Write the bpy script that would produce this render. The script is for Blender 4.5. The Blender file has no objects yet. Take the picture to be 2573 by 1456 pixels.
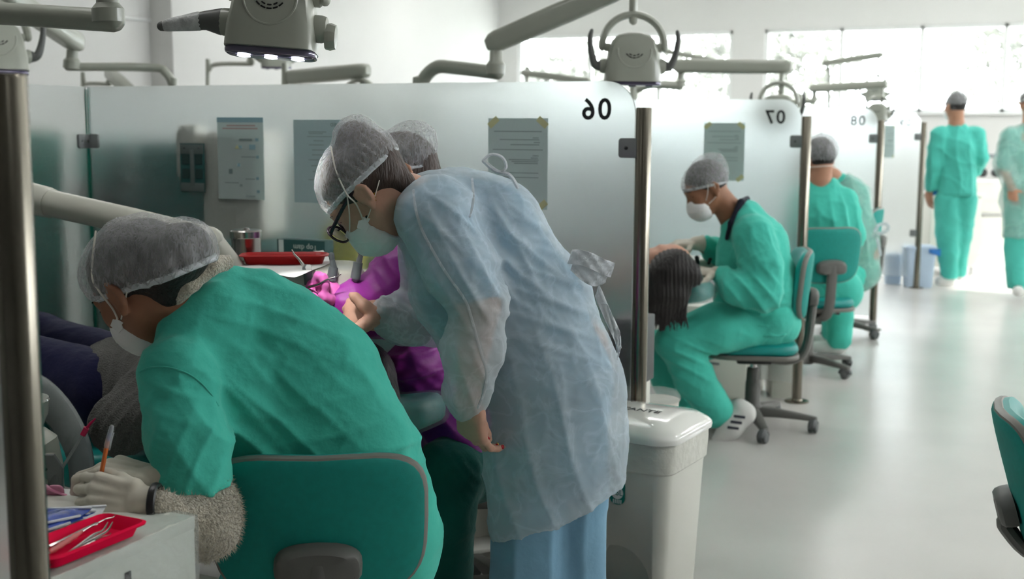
import bpy, bmesh, math, random
import numpy as np
from mathutils import Vector, Matrix

random.seed(7); np.random.seed(7)
sc = bpy.context.scene
COL = sc.collection
PI = math.pi
# ------------------------------------------------------------------ camera
IW, IH, FPX = 2573.0, 1456.0, 3101.0
YAW, PIT, ROL = math.radians(24.555), math.radians(7.494), math.radians(0.321)
CAMP = np.array([0.0, 0.0, 1.4])
_fw = np.array([-math.sin(YAW)*math.cos(PIT), math.cos(YAW)*math.cos(PIT), -math.sin(PIT)])
_rt = np.array([math.cos(YAW), math.sin(YAW), 0.0])
_up = np.cross(_rt, _fw)
_r2 = _rt*math.cos(ROL)+_up*math.sin(ROL)
_u2 = np.cross(_r2, _fw)
RT = _rt                                             # horizontal right of the view
AW = np.array([-math.sin(YAW), math.cos(YAW), 0.0])  # horizontal away
ZZ = np.array([0, 0, 1.0])
cd = bpy.data.cameras.new('camera'); cam = bpy.data.objects.new('camera', cd); COL.objects.link(cam)
cd.sensor_width = 36.0; cd.lens = FPX*36.0/IW; cd.clip_start = .05; cd.clip_end = 200
cam.matrix_world = Matrix(((_r2[0], _u2[0], -_fw[0], 0), (_r2[1], _u2[1], -_fw[1], 0), (_r2[2], _u2[2], -_fw[2], 1.4), (0, 0, 0, 1)))
cd.dof.use_dof = True; cd.dof.focus_distance = 2.75; cd.dof.aperture_fstop = 4.2
sc.camera = cam
# ------------------------------------------------------------------ view, world, sun
sc.view_settings.view_transform = 'Standard'; sc.view_settings.look = 'None'
sc.view_settings.gamma = 1.0; sc.view_settings.use_curve_mapping = False
sc.view_settings.exposure = 0.32
SKY_STRENGTH = 13.0
LAMP_STRENGTH = 1.0
wd = bpy.data.worlds.new('sky'); sc.world = wd; wd.use_nodes = True
bg = wd.node_tree.nodes['Background']; bg.inputs[0].default_value = (0.93, 0.97, 1.0, 1); bg.inputs[1].default_value = SKY_STRENGTH
sd = bpy.data.lights.new('sun', 'SUN'); sd.energy = 9.0; sd.angle = .02; sd.color = (1, .97, .92)
so = bpy.data.objects.new('sun', sd); COL.objects.link(so)
so.rotation_euler = Vector((-1.0, 0.04, -0.5)).to_track_quat('-Z', 'Y').to_euler()

def ray(px, py): return _fw + _r2*((px-IW/2)/FPX) - _u2*((py-IH/2)/FPX)
def P(px, py, d):
    r = ray(px, py); return CAMP + r*(d/float(r@AW))
def PZ(px, py, z):
    r = ray(px, py); return CAMP + r*((z-1.4)/r[2])
def PX(px, py, x):
    r = ray(px, py); return CAMP + r*(x/r[0])
def PY(px, py, y):
    r = ray(px, py); return CAMP + r*(y/r[1])
def M(px, d): return px*d/FPX                     # pixels to metres at distance d
def V(r, u, a): v = RT*r+ZZ*u+AW*a; return v/np.linalg.norm(v)
def nrm(v): v = np.array(v, float); return v/np.linalg.norm(v)

sc.cycles.use_adaptive_sampling = True; sc.cycles.adaptive_threshold = .25; sc.cycles.adaptive_min_samples = 20
sc.cycles.max_bounces = 7; sc.cycles.diffuse_bounces = 3; sc.cycles.glossy_bounces = 3; sc.cycles.transmission_bounces = 6; sc.cycles.transparent_max_bounces = 14
# ------------------------------------------------------------------ materials
def lin(c):
    return tuple(((x/255.)/12.92 if x/255. <= .04045 else (((x/255.)+.055)/1.055)**2.4) for x in c)+(1,)
MATS = {}
def mat(name, rgb, rough=.5, metal=0., var=.06, vscale=8., bump=0., bscale=60., coat=0., trans=0., spec=.5, sheen=0., emit=None, estr=0., stretch=None, detail=3., bdist=.01):
    m = bpy.data.materials.new(name); m.use_nodes = True; nt = m.node_tree; b = nt.nodes['Principled BSDF']
    c = lin(rgb)
    tc = nt.nodes.new('ShaderNodeTexCoord'); mp = nt.nodes.new('ShaderNodeMapping'); nt.links.new(tc.outputs['Object'], mp.inputs[0])
    if stretch: mp.inputs['Scale'].default_value = stretch
    n = nt.nodes.new('ShaderNodeTexNoise'); n.inputs['Scale'].default_value = vscale; n.inputs['Detail'].default_value = detail
    nt.links.new(mp.outputs[0], n.inputs['Vector'])
    r = nt.nodes.new('ShaderNodeValToRGB'); nt.links.new(n.outputs['Fac'], r.inputs[0])
    r.color_ramp.elements[0].position = .3; r.color_ramp.elements[1].position = .7
    r.color_ramp.elements[0].color = tuple(x*(1-var) for x in c[:3])+(1,); r.color_ramp.elements[1].color = tuple(min(1, x*(1+var)) for x in c[:3])+(1,)
    nt.links.new(r.outputs[0], b.inputs['Base Color'])
    b.inputs['Roughness'].default_value = rough; b.inputs['Metallic'].default_value = metal
    b.inputs['Coat Weight'].default_value = coat; b.inputs['Transmission Weight'].default_value = trans
    b.inputs['Specular IOR Level'].default_value = spec
    if sheen: b.inputs['Sheen Weight'].default_value = sheen
    if bump:
        n2 = nt.nodes.new('ShaderNodeTexNoise'); n2.inputs['Scale'].default_value = bscale; n2.inputs['Detail'].default_value = 4
        nt.links.new(mp.outputs[0], n2.inputs['Vector'])
        bp = nt.nodes.new('ShaderNodeBump'); bp.inputs['Strength'].default_value = bump; bp.inputs['Distance'].default_value = bdist
        nt.links.new(n2.outputs['Fac'], bp.inputs['Height']); nt.links.new(bp.outputs[0], b.inputs['Normal'])
    if emit:
        b.inputs['Emission Color'].default_value = lin(emit); b.inputs['Emission Strength'].default_value = estr
    MATS[name] = m; return m
def veil(name, rgb, dens=.55, crease=.25, scale=14., stretch=None, rough=.6, translu=.45):
    """thin non-woven cloth: part of the light passes straight through, creases are denser"""
    m = bpy.data.materials.new(name); m.use_nodes = True; nt = m.node_tree; nt.nodes.clear()
    o = nt.nodes.new('ShaderNodeOutputMaterial')
    tc = nt.nodes.new('ShaderNodeTexCoord'); mp = nt.nodes.new('ShaderNodeMapping'); nt.links.new(tc.outputs['Object'], mp.inputs[0])
    if stretch: mp.inputs['Scale'].default_value = stretch
    n = nt.nodes.new('ShaderNodeTexNoise'); n.inputs['Scale'].default_value = scale; n.inputs['Detail'].default_value = 5; n.inputs['Distortion'].default_value = .6
    nt.links.new(mp.outputs[0], n.inputs['Vector'])
    # ridge: thin bright creases where noise is near its middle
    s1 = nt.nodes.new('ShaderNodeMath'); s1.operation = 'SUBTRACT'; s1.inputs[1].default_value = .5; nt.links.new(n.outputs['Fac'], s1.inputs[0])
    s2 = nt.nodes.new('ShaderNodeMath'); s2.operation = 'ABSOLUTE'; nt.links.new(s1.outputs[0], s2.inputs[0])
    mr = nt.nodes.new('ShaderNodeMapRange'); mr.inputs['From Min'].default_value = 0; mr.inputs['From Max'].default_value = .06
    mr.inputs['To Min'].default_value = min(1, dens+crease); mr.inputs['To Max'].default_value = dens; nt.links.new(s2.outputs[0], mr.inputs['Value'])
    df = nt.nodes.new('ShaderNodeBsdfDiffuse'); df.inputs[0].default_value = lin(rgb)
    tl = nt.nodes.new('ShaderNodeBsdfTranslucent'); tl.inputs[0].default_value = lin(rgb)
    mx = nt.nodes.new('ShaderNodeMixShader'); mx.inputs[0].default_value = translu*.5; nt.links.new(df.outputs[0], mx.inputs[1]); nt.links.new(tl.outputs[0], mx.inputs[2])
    gl = nt.nodes.new('ShaderNodeBsdfGlossy'); gl.inputs['Roughness'].default_value = .45
    mg = nt.nodes.new('ShaderNodeMixShader'); mg.inputs[0].default_value = .04; nt.links.new(mx.outputs[0], mg.inputs[1]); nt.links.new(gl.outputs[0], mg.inputs[2])
    tr = nt.nodes.new('ShaderNodeBsdfTransparent')
    m2 = nt.nodes.new('ShaderNodeMixShader'); nt.links.new(mr.outputs[0], m2.inputs[0]); nt.links.new(tr.outputs[0], m2.inputs[1]); nt.links.new(mg.outputs[0], m2.inputs[2])
    bp = nt.nodes.new('ShaderNodeBump'); bp.inputs['Strength'].default_value = .5; bp.inputs['Distance'].default_value = .006
    nt.links.new(mr.outputs[0], bp.inputs['Height']); nt.links.new(bp.outputs[0], df.inputs['Normal']); nt.links.new(bp.outputs[0], gl.inputs['Normal'])
    nt.links.new(m2.outputs[0], o.inputs[0]); MATS[name] = m; return m
def frosted(name, rgb, rough=.42, milk=.12):
    m = bpy.data.materials.new(name); m.use_nodes = True; nt = m.node_tree; nt.nodes.clear()
    o = nt.nodes.new('ShaderNodeOutputMaterial')
    g = nt.nodes.new('ShaderNodeBsdfGlass'); g.inputs['Color'].default_value = lin(rgb); g.inputs['Roughness'].default_value = rough; g.inputs['IOR'].default_value = 1.35
    n = nt.nodes.new('ShaderNodeTexNoise'); n.inputs['Scale'].default_value = 4.
    mr = nt.nodes.new('ShaderNodeMapRange'); mr.inputs['To Min'].default_value = rough-.03; mr.inputs['To Max'].default_value = rough+.03
    nt.links.new(n.outputs['Fac'], mr.inputs['Value']); nt.links.new(mr.outputs[0], g.inputs['Roughness'])
    d = nt.nodes.new('ShaderNodeBsdfDiffuse'); d.inputs[0].default_value = lin((236, 240, 240))
    t = nt.nodes.new('ShaderNodeBsdfTranslucent'); t.inputs[0].default_value = lin((236, 240, 240))
    a = nt.nodes.new('ShaderNodeMixShader'); a.inputs[0].default_value = .5; nt.links.new(d.outputs[0], a.inputs[1]); nt.links.new(t.outputs[0], a.inputs[2])
    b = nt.nodes.new('ShaderNodeMixShader'); b.inputs[0].default_value = milk; nt.links.new(g.outputs[0], b.inputs[1]); nt.links.new(a.outputs[0], b.inputs[2])
    nt.links.new(b.outputs[0], o.inputs[0]); MATS[name] = m; return m
def clear(name, rgb, dens=.25, rough=.12, bump=.6, scale=30.):
    """clear plastic film: mostly see-through with wrinkled gloss"""
    m = bpy.data.materials.new(name); m.use_nodes = True; nt = m.node_tree; nt.nodes.clear()
    o = nt.nodes.new('ShaderNodeOutputMaterial'); tr = nt.nodes.new('ShaderNodeBsdfTransparent'); tr.inputs[0].default_value = (.96, .98, .98, 1)
    p = nt.nodes.new('ShaderNodeBsdfPrincipled'); p.inputs['Base Color'].default_value = lin(rgb); p.inputs['Roughness'].default_value = rough; p.inputs['Specular IOR Level'].default_value = .9
    n = nt.nodes.new('ShaderNodeTexNoise'); n.inputs['Scale'].default_value = scale; n.inputs['Detail'].default_value = 4; n.inputs['Distortion'].default_value = 1.2
    tc = nt.nodes.new('ShaderNodeTexCoord'); nt.links.new(tc.outputs['Object'], n.inputs['Vector'])
    bp = nt.nodes.new('ShaderNodeBump'); bp.inputs['Strength'].default_value = bump; bp.inputs['Distance'].default_value = .02
    nt.links.new(n.outputs['Fac'], bp.inputs['Height']); nt.links.new(bp.outputs[0], p.inputs['Normal'])
    mx = nt.nodes.new('ShaderNodeMixShader'); mx.inputs[0].default_value = dens
    nt.links.new(tr.outputs[0], mx.inputs[1]); nt.links.new(p.outputs[0], mx.inputs[2]); nt.links.new(mx.outputs[0], o.inputs[0]); MATS[name] = m; return m

mat('wall_paint', (216, 216, 213), .85, var=.015, vscale=1.5)
mat('ceiling_paint', (240, 240, 236), .9, var=.01)
mat('frame_white', (228, 230, 228), .5, var=.02)
mat('steel', (128, 123, 112), .24, 1., var=.05, vscale=3., stretch=(1, 1, .05))
mat('clamp_grey', (128, 132, 133), .45, .25, var=.04)
mat('screw', (90, 92, 92), .3, .9)
mat('glass_edge', (20, 120, 98), .15, var=.05)
frosted('frosted_glass', (251, 253, 253), .35, .05)
mat('number_black', (18, 24, 26), .6)
mat('paper_glass', (186, 206, 203), .9, var=.02)
mat('paper_blue', (176, 200, 200), .9, var=.02)
def paper(name, rgb):
    m = bpy.data.materials.new(name); m.use_nodes = True; nt = m.node_tree; nt.nodes.clear(); o = nt.nodes.new('ShaderNodeOutputMaterial')
    n = nt.nodes.new('ShaderNodeTexNoise'); n.inputs['Scale'].default_value = 30; r = nt.nodes.new('ShaderNodeValToRGB'); c = lin(rgb); nt.links.new(n.outputs['Fac'], r.inputs[0])
    r.color_ramp.elements[0].color = tuple(x*.95 for x in c[:3])+(1,); r.color_ramp.elements[1].color = c
    d = nt.nodes.new('ShaderNodeBsdfDiffuse'); t = nt.nodes.new('ShaderNodeBsdfTranslucent'); mx = nt.nodes.new('ShaderNodeMixShader'); mx.inputs[0].default_value = .45
    nt.links.new(r.outputs[0], d.inputs[0]); nt.links.new(r.outputs[0], t.inputs[0]); nt.links.new(d.outputs[0], mx.inputs[1]); nt.links.new(t.outputs[0], mx.inputs[2]); nt.links.new(mx.outputs[0], o.inputs[0]); MATS[name] = m
paper('paper_glass', (214, 228, 226)); paper('paper_blue', (200, 218, 220))
mat('paper_white', (232, 234, 232), .85, var=.02)
mat('ink', (150, 168, 168), .9)
mat('ink_dark', (120, 140, 140), .9)
mat('ink_red', (186, 160, 158), .9)
mat('ink_blue', (140, 176, 186), .9)
mat('tape', (205, 208, 160), .7)
mat('lamp_shell', (168, 172, 160), .35, var=.02, coat=.3)
mat('lamp_arm', (168, 172, 160), .32, var=.02, coat=.3)
mat('lamp_grey', (98, 100, 98), .45)
mat('lens', (110, 105, 130), .08, .2, var=.1, coat=.5)
mat('led_on', (255, 255, 255), .3, emit=(235, 240, 255), estr=9.)
mat('slot_black', (12, 14, 14), .6)
mat('film_white', (200, 203, 203), .4, var=.2, vscale=40, bump=.8, bscale=40)
mat('chair_teal', (0, 140, 130), .75, var=.05, vscale=60, bump=.15, bscale=400, bdist=.002)
mat('chair_teal_vinyl', (6, 148, 142), .42, var=.03, bump=.05, bscale=300, bdist=.002)
mat('chair_trim', (120, 118, 112), .45, var=.03)
mat('chair_grey', (98, 98, 94), .5, var=.04, bump=.1, bscale=300, bdist=.002)
mat('wheel_grey', (84, 88, 88), .5)
mat('chrome', (205, 205, 205), .12, 1., var=.02)
mat('black_plastic', (24, 26, 27), .45)
mat('bin_white', (226, 226, 216), .32, var=.02, vscale=3, coat=.2)
mat('bin_lid', (236, 236, 230), .14, var=.01, coat=.6)
mat('bin_bluish', (190, 208, 228), .45, var=.03)
mat('bag_blue', (40, 120, 200), .35, var=.2, vscale=30, bump=.4)
mat('bag_film', (215, 215, 205), .3, var=.05, vscale=30, bump=.6, bscale=30)
mat('cabinet_white', (222, 222, 212), .35, var=.015, vscale=3)
mat('cabinet_dark', (58, 62, 64), .5)
clear('film_clear', (220, 224, 222), .22)
clear('film_wrap', (235, 238, 236), .13, .08, 1., 26.)
mat('unit_cream', (206, 206, 194), .28, var=.015, coat=.4)
mat('unit_grey', (104, 112, 114), .5, var=.04)
mat('tray_red', (176, 16, 22), .4, var=.04, spec=.3)
mat('tray_pink', (236, 10, 66), .6, var=.04, spec=.08)
mat('instrument', (170, 168, 165), .2, 1., var=.06)
mat('instrument_pink', (214, 120, 116), .4)
mat('pen_orange', (214, 112, 52), .35)
clear('pen_clear', (230, 235, 240), .35, .1, .1)
mat('pen_blue', (30, 60, 150), .4)
mat('suction_pink', (216, 12, 84), .35)
clear('suction_tube', (190, 195, 195), .5, .15, .1)
mat('pouch_blue', (58, 86, 178), .25, var=.45, vscale=26, bump=.5, bscale=30, coat=.5, detail=6)
mat('pouch_white', (220, 224, 228), .3, var=.08, vscale=20, bump=.4, bscale=30, coat=.5)
mat('clip_pink', (206, 130, 160), .4)
mat('board_red', (120, 60, 70), .5)
mat('box_teal', (40, 86, 84), .5, var=.06)
mat('box_text', (210, 225, 220), .6)
mat('box_yellow', (206, 204, 40), .5, var=.08)
mat('sticker_teal', (0, 128, 116), .4)
mat('sticker_red', (190, 40, 40), .4)
# cloth and skin
def cloth(n, rgb, **k):
    d = dict(rough=.85, var=.06, vscale=9, bump=.35, bscale=26, sheen=.15, spec=.25, bdist=.012); d.update(k); return mat(n, rgb, **d)
cloth('scrub_green', (76, 200, 180))
cloth('scrub_green_pale', (84, 198, 182))
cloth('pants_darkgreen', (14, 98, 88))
cloth('scrub_blue', (140, 196, 226))
cloth('pants_blue', (134, 180, 208), bump=.2)
cloth('gown_purple', (152, 40, 150), rough=.5, bump=.5, bscale=14, spec=.5)
cloth('fleece_cream', (214, 206, 186), rough=.95, bump=1., bscale=190, var=.12, vscale=90, sheen=.6)
cloth('sweater_grey', (104, 104, 100), rough=.95, bump=.7, bscale=240, var=.12, vscale=130, stretch=(1, 1, 1))
cloth('pants_navy', (22, 24, 62), rough=.9)
cloth('collar_navy', (22, 28, 44))
cloth('mask_white', (246, 246, 246), bump=.1)
cloth('latex', (206, 200, 184), rough=.5, bump=.12, bscale=90, var=.04, bdist=.004, spec=.4)
cloth('latex_pink', (226, 110, 190), rough=.5, bump=.08, bscale=60, var=.03, bdist=.004, spec=.4)
cloth('shoe_white', (220, 220, 216), bump=.05)
veil('gown_veil', (226, 238, 244), .55, .08, 14., translu=.3)
veil('gown_veil_green', (196, 224, 216), .42, .08, 9., translu=.3)
veil('cap_veil', (224, 226, 228), .30, .13, 95., translu=.3, stretch=(1, 1, .3))
veil('bow_veil', (226, 232, 236), .72, .2, 18.)
def skin(n, rgb): return mat(n, rgb, .5, var=.07, vscale=30, bump=.06, bscale=180, spec=.4, bdist=.003)
skin('skin_dark', (150, 104, 78)); skin('skin_mid', (186, 138, 112)); skin('skin_light', (206, 160, 138)); skin('skin_tan', (158, 112, 84))
mat('hair_black', (26, 22, 21), .5, var=.4, vscale=60, bump=.6, bscale=120, stretch=(1, 1, .15), bdist=.01)
mat('hair_brown', (58, 42, 34), .5, var=.35, vscale=60, bump=.6, bscale=120, stretch=(1, 1, .2), bdist=.01)
mat('eye_white', (225, 220, 214), .2); mat('eye_dark', (24, 18, 16), .15)
mat('strap_white', (226, 222, 212), .7)
mat('glasses', (44, 30, 42), .25, var=.3, vscale=80)
clear('glasses_lens', (150, 140, 170), .3, .05, 0.)
mat('gold', (220, 180, 90), .2, 1.)
mat('nail_red', (196, 14, 30), .2, coat=.6)
mat('watch_black', (20, 22, 24), .4)
mat('stripe_navy', (38, 44, 58), .6)
mat('leaf', (128, 128, 120), .8, var=.4, vscale=1.2)
mat('bark', (70, 68, 64), .9)

# ------------------------------------------------------------------ objects
def link(o): COL.objects.link(o); return o
def tag(o, label, cat, group=None):
    o['label'] = label; o['category'] = cat
    if group: o['group'] = group
    return o
def thing(name, label, cat, loc=(0, 0, 0), rz=0., group=None):
    o = bpy.data.objects.new(name, None); link(o); o.location = tuple(float(x) for x in loc); o.rotation_euler = (0, 0, rz); o.empty_display_size = .05
    return tag(o, label, cat, group)
def _finish(me, name, material, parent, smooth, local):
    if smooth is not None:
        me.polygons.foreach_set('use_smooth', [True]*len(me.polygons))
        if smooth < 3.1: me.set_sharp_from_angle(angle=smooth)
    if material: me.materials.append(MATS[material])
    o = link(bpy.data.objects.new(name, me))
    if parent is not None:
        o.parent = parent
        if not local:
            mw = Matrix.Identity(4); q = parent
            while q is not None:
                mw = (Matrix.Translation(q.location) @ q.rotation_euler.to_matrix().to_4x4()) @ mw; q = q.parent
            me.transform(mw.inverted())
    return o
class MB:
    def __init__(s): s.v = []; s.f = []
    def add(s, vs, fs):
        n = len(s.v); s.v += [tuple(float(x) for x in p) for p in vs]; s.f += [tuple(i+n for i in f) for f in fs]; return s
    def box(s, c, size, rz=0., fr=None):
        hx, hy, hz = size[0]/2, size[1]/2, size[2]/2; c = np.array(c, float)
        if fr is None: fr = (np.array([math.cos(rz), math.sin(rz), 0]), np.array([-math.sin(rz), math.cos(rz), 0]), ZZ)
        vs = [c+fr[0]*(hx*a)+fr[1]*(hy*b)+fr[2]*(hz*d) for a in (-1, 1) for b in (-1, 1) for d in (-1, 1)]
        return s.add(vs, [(0, 1, 3, 2), (4, 6, 7, 5), (0, 4, 5, 1), (2, 3, 7, 6), (0, 2, 6, 4), (1, 5, 7, 3)])
    def tube(s, pts, r, seg=14, cap='round', flat=None, closed=False):
        pts = [np.array(p, float) for p in pts]; n = len(pts)
        rr = list(r) if hasattr(r, '__len__') else [r]*n
        if cap == 'round' and not closed:
            d0 = nrm(pts[0]-pts[1]); d1 = nrm(pts[-1]-pts[-2]); pre = []; post = []
            for a in (80, 55, 28):
                a = math.radians(a); pre.append((pts[0]+d0*rr[0]*math.sin(a), rr[0]*math.cos(a))); post.insert(0, (pts[-1]+d1*rr[-1]*math.sin(a), rr[-1]*math.cos(a)))
            pts = [p for p, _ in pre]+pts+[p for p, _ in post]; rr = [q for _, q in pre]+rr+[q for _, q in post]; n = len(pts)
        tg = []
        for i in range(n):
            if closed: t = pts[(i+1) % n]-pts[i-1]
            else: t = pts[min(i+1, n-1)]-pts[max(i-1, 0)]
            tg.append(nrm(t))
        ref = np.array(flat[0]) if flat else (ZZ if abs(tg[0][2]) < .9 else np.array([1., 0, 0]))
        u = ref-tg[0]*(ref@tg[0]); u = nrm(u); vs = []; fs = []
        for i in range(n):
            u = nrm(u-tg[i]*(u@tg[i])); w = np.cross(tg[i], u)
            fl = flat[1] if flat else 1.
            for k in range(seg):
                a = 2*PI*k/seg; vs.append(pts[i]+u*(rr[i]*math.cos(a)*fl)+w*(rr[i]*math.sin(a)))
        m = n if closed else n-1
        for i in range(m):
            for k in range(seg):
                j = (i+1) % n; fs.append((i*seg+k, i*seg+(k+1) % seg, j*seg+(k+1) % seg, j*seg+k))
        if not closed: fs.append(tuple(range(seg-1, -1, -1))); fs.append(tuple((n-1)*seg+k for k in range(seg)))
        return s.add(vs, fs)
    def lathe(s, prof, o=(0, 0, 0), ax=ZZ, seg=24, sq=(1, 1), xdir=None):
        o = np.array(o, float); ax = nrm(ax); ref = np.array([1., 0, 0]) if abs(ax[0]) < .9 else np.array([0, 1., 0])
        u = nrm(xdir) if xdir is not None else nrm(ref-ax*(ref@ax)); w = np.cross(ax, u); vs = []; fs = []
        for r, h in prof:
            for k in range(seg):
                a = 2*PI*k/seg; vs.append(o+ax*h+u*(r*sq[0]*math.cos(a))+w*(r*sq[1]*math.sin(a)))
        for i in range(len(prof)-1):
            for k in range(seg): fs.append((i*seg+k, i*seg+(k+1) % seg, (i+1)*seg+(k+1) % seg, (i+1)*seg+k))
        fs.append(tuple(range(seg-1, -1, -1))); n = len(prof)-1; fs.append(tuple(n*seg+k for k in range(seg)))
        return s.add(vs, fs)
    def loft(s, rings, cap=True):
        n = len(rings[0]); vs = [p for r in rings for p in r]; fs = []
        for i in range(len(rings)-1):
            for k in range(n): fs.append((i*n+k, i*n+(k+1) % n, (i+1)*n+(k+1) % n, (i+1)*n+k))
        if cap: fs.append(tuple(range(n-1, -1, -1))); m = len(rings)-1; fs.append(tuple(m*n+k for k in range(n)))
        return s.add(vs, fs)
    def sheet(s, grid, th):
        """grid[i][j] points; a thin solid sheet"""
        g = np.array(grid, float); a, b = g.shape[:2]
        du = np.gradient(g, axis=0); dv = np.gradient(g, axis=1); nn = np.cross(du, dv); nn /= (np.linalg.norm(nn, axis=2, keepdims=True)+1e-9)
        t = (g+nn*th/2).reshape(-1, 3); o = (g-nn*th/2).reshape(-1, 3); m = a*b; fs = []
        for i in range(a-1):
            for j in range(b-1):
                q = (i*b+j, (i+1)*b+j, (i+1)*b+j+1, i*b+j+1); fs.append(q); fs.append(tuple(x+m for x in q[::-1]))
        bd = [(0, j) for j in range(b)]+[(i, b-1) for i in range(1, a)]+[(a-1, j) for j in range(b-2, -1, -1)]+[(i, 0) for i in range(a-2, 0, -1)]
        ix = [i*b+j for i, j in bd]
        for k in range(len(ix)): p, q = ix[k], ix[(k+1) % len(ix)]; fs.append((p, q, q+m, p+m))
        return s.add(list(t)+list(o), fs)
    def build(s, name, material, parent=None, smooth=.6, bevel=0., bseg=2, local=False):
        me = bpy.data.meshes.new(name); me.from_pydata(s.v, [], s.f)
        bm = bmesh.new(); bm.from_mesh(me)
        bmesh.ops.recalc_face_normals(bm, faces=bm.faces)
        if bevel:
            ed = [e for e in bm.edges if len(e.link_faces) == 2 and e.calc_face_angle(0) > .5]
            bmesh.ops.bevel(bm, geom=ed, offset=bevel, segments=bseg, profile=.5, affect='EDGES', clamp_overlap=True)
        bm.to_mesh(me); bm.free()
        return _finish(me, name, material, parent, smooth, local)
def rrect(w, h, r, seg=5):
    """rounded rectangle outline, r may be four radii"""
    rs = r if hasattr(r, '__len__') else [r]*4; out = []
    for (cx, cy, a0), q in zip(((1, 1, 0), (-1, 1, 90), (-1, -1, 180), (1, -1, 270)), rs):
        for k in range(seg+1):
            a = math.radians(a0+90*k/seg); out.append((cx*(w/2-q)+q*math.cos(a), cy*(h/2-q)+q*math.sin(a)))
    return out
def slab(mb, outline, o, u, v, n, t, edge=.0, es=3):
    """outline in (u,v) extruded along n by t, with pillowed edge"""
    o = np.array(o, float); u = np.array(u, float); v = np.array(v, float); n = np.array(n, float); rings = []
    cx = sum(p[0] for p in outline)/len(outline); cy = sum(p[1] for p in outline)/len(outline)
    def ring(ins, h):
        out = []
        for (x, y) in outline:
            L = math.hypot(x-cx, y-cy)+1e-9; k = max(0., 1-ins/L); out.append(o+u*(cx+(x-cx)*k)+v*(cy+(y-cy)*k)+n*h)
        return out
    if edge > 0:
        for k in range(es+1):
            a = PI/2*k/es; rings.append(ring(edge*(1-math.sin(a)), edge*(1-math.cos(a))))
        for k in range(es+1):
            a = PI/2*k/es; rings.append(ring(edge*(1-math.cos(a)), t-edge*(1-math.sin(a))))
    else: rings = [ring(0, 0), ring(0, t)]
    return mb.loft(rings)
def text(name, s, size, o, u, v, material, parent, depth=.0006, align='CENTER', bold=0.):
    c = bpy.data.curves.new(name, 'FONT'); c.body = s; c.size = size; c.align_x = align; c.align_y = 'CENTER'; c.space_character = 1.18 if name == 'number' else 1.; c.extrude = depth; c.offset = bold; c.resolution_u = 4
    to = bpy.data.objects.new(name+'_tmp', c); link(to); bpy.context.view_layer.update()
    me = bpy.data.meshes.new_from_object(to.evaluated_get(bpy.context.evaluated_depsgraph_get())); bpy.data.objects.remove(to); bpy.data.curves.remove(c)
    u = np.array(u, float); v = np.array(v, float); n = np.cross(u, v); o = np.array(o, float)
    me.transform(Matrix(((u[0], v[0], n[0], o[0]), (u[1], v[1], n[1], o[1]), (u[2], v[2], n[2], o[2]), (0, 0, 0, 1)))); me.name = name
    return _finish(me, name, material, parent, None, False)
def arc(c, r, a0, a1, u, v, n=10):
    c = np.array(c, float); u = np.array(u); v = np.array(v)
    return [c+u*(r*math.cos(math.radians(a0+(a1-a0)*k/n)))+v*(r*math.sin(math.radians(a0+(a1-a0)*k/n))) for k in range(n+1)]
def spline(pts, n=8):
    pts = [np.array(p, float) for p in pts]; out = []
    for i in range(len(pts)-1):
        p0 = pts[max(i-1, 0)]; p1 = pts[i]; p2 = pts[i+1]; p3 = pts[min(i+2, len(pts)-1)]
        for k in range(n):
            t = k/n; out.append(.5*((2*p1)+(p2-p0)*t+(2*p0-5*p1+4*p2-p3)*t*t+(3*p1-p0-3*p2+p3)*t**3))
    out.append(pts[-1]); return out

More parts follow.
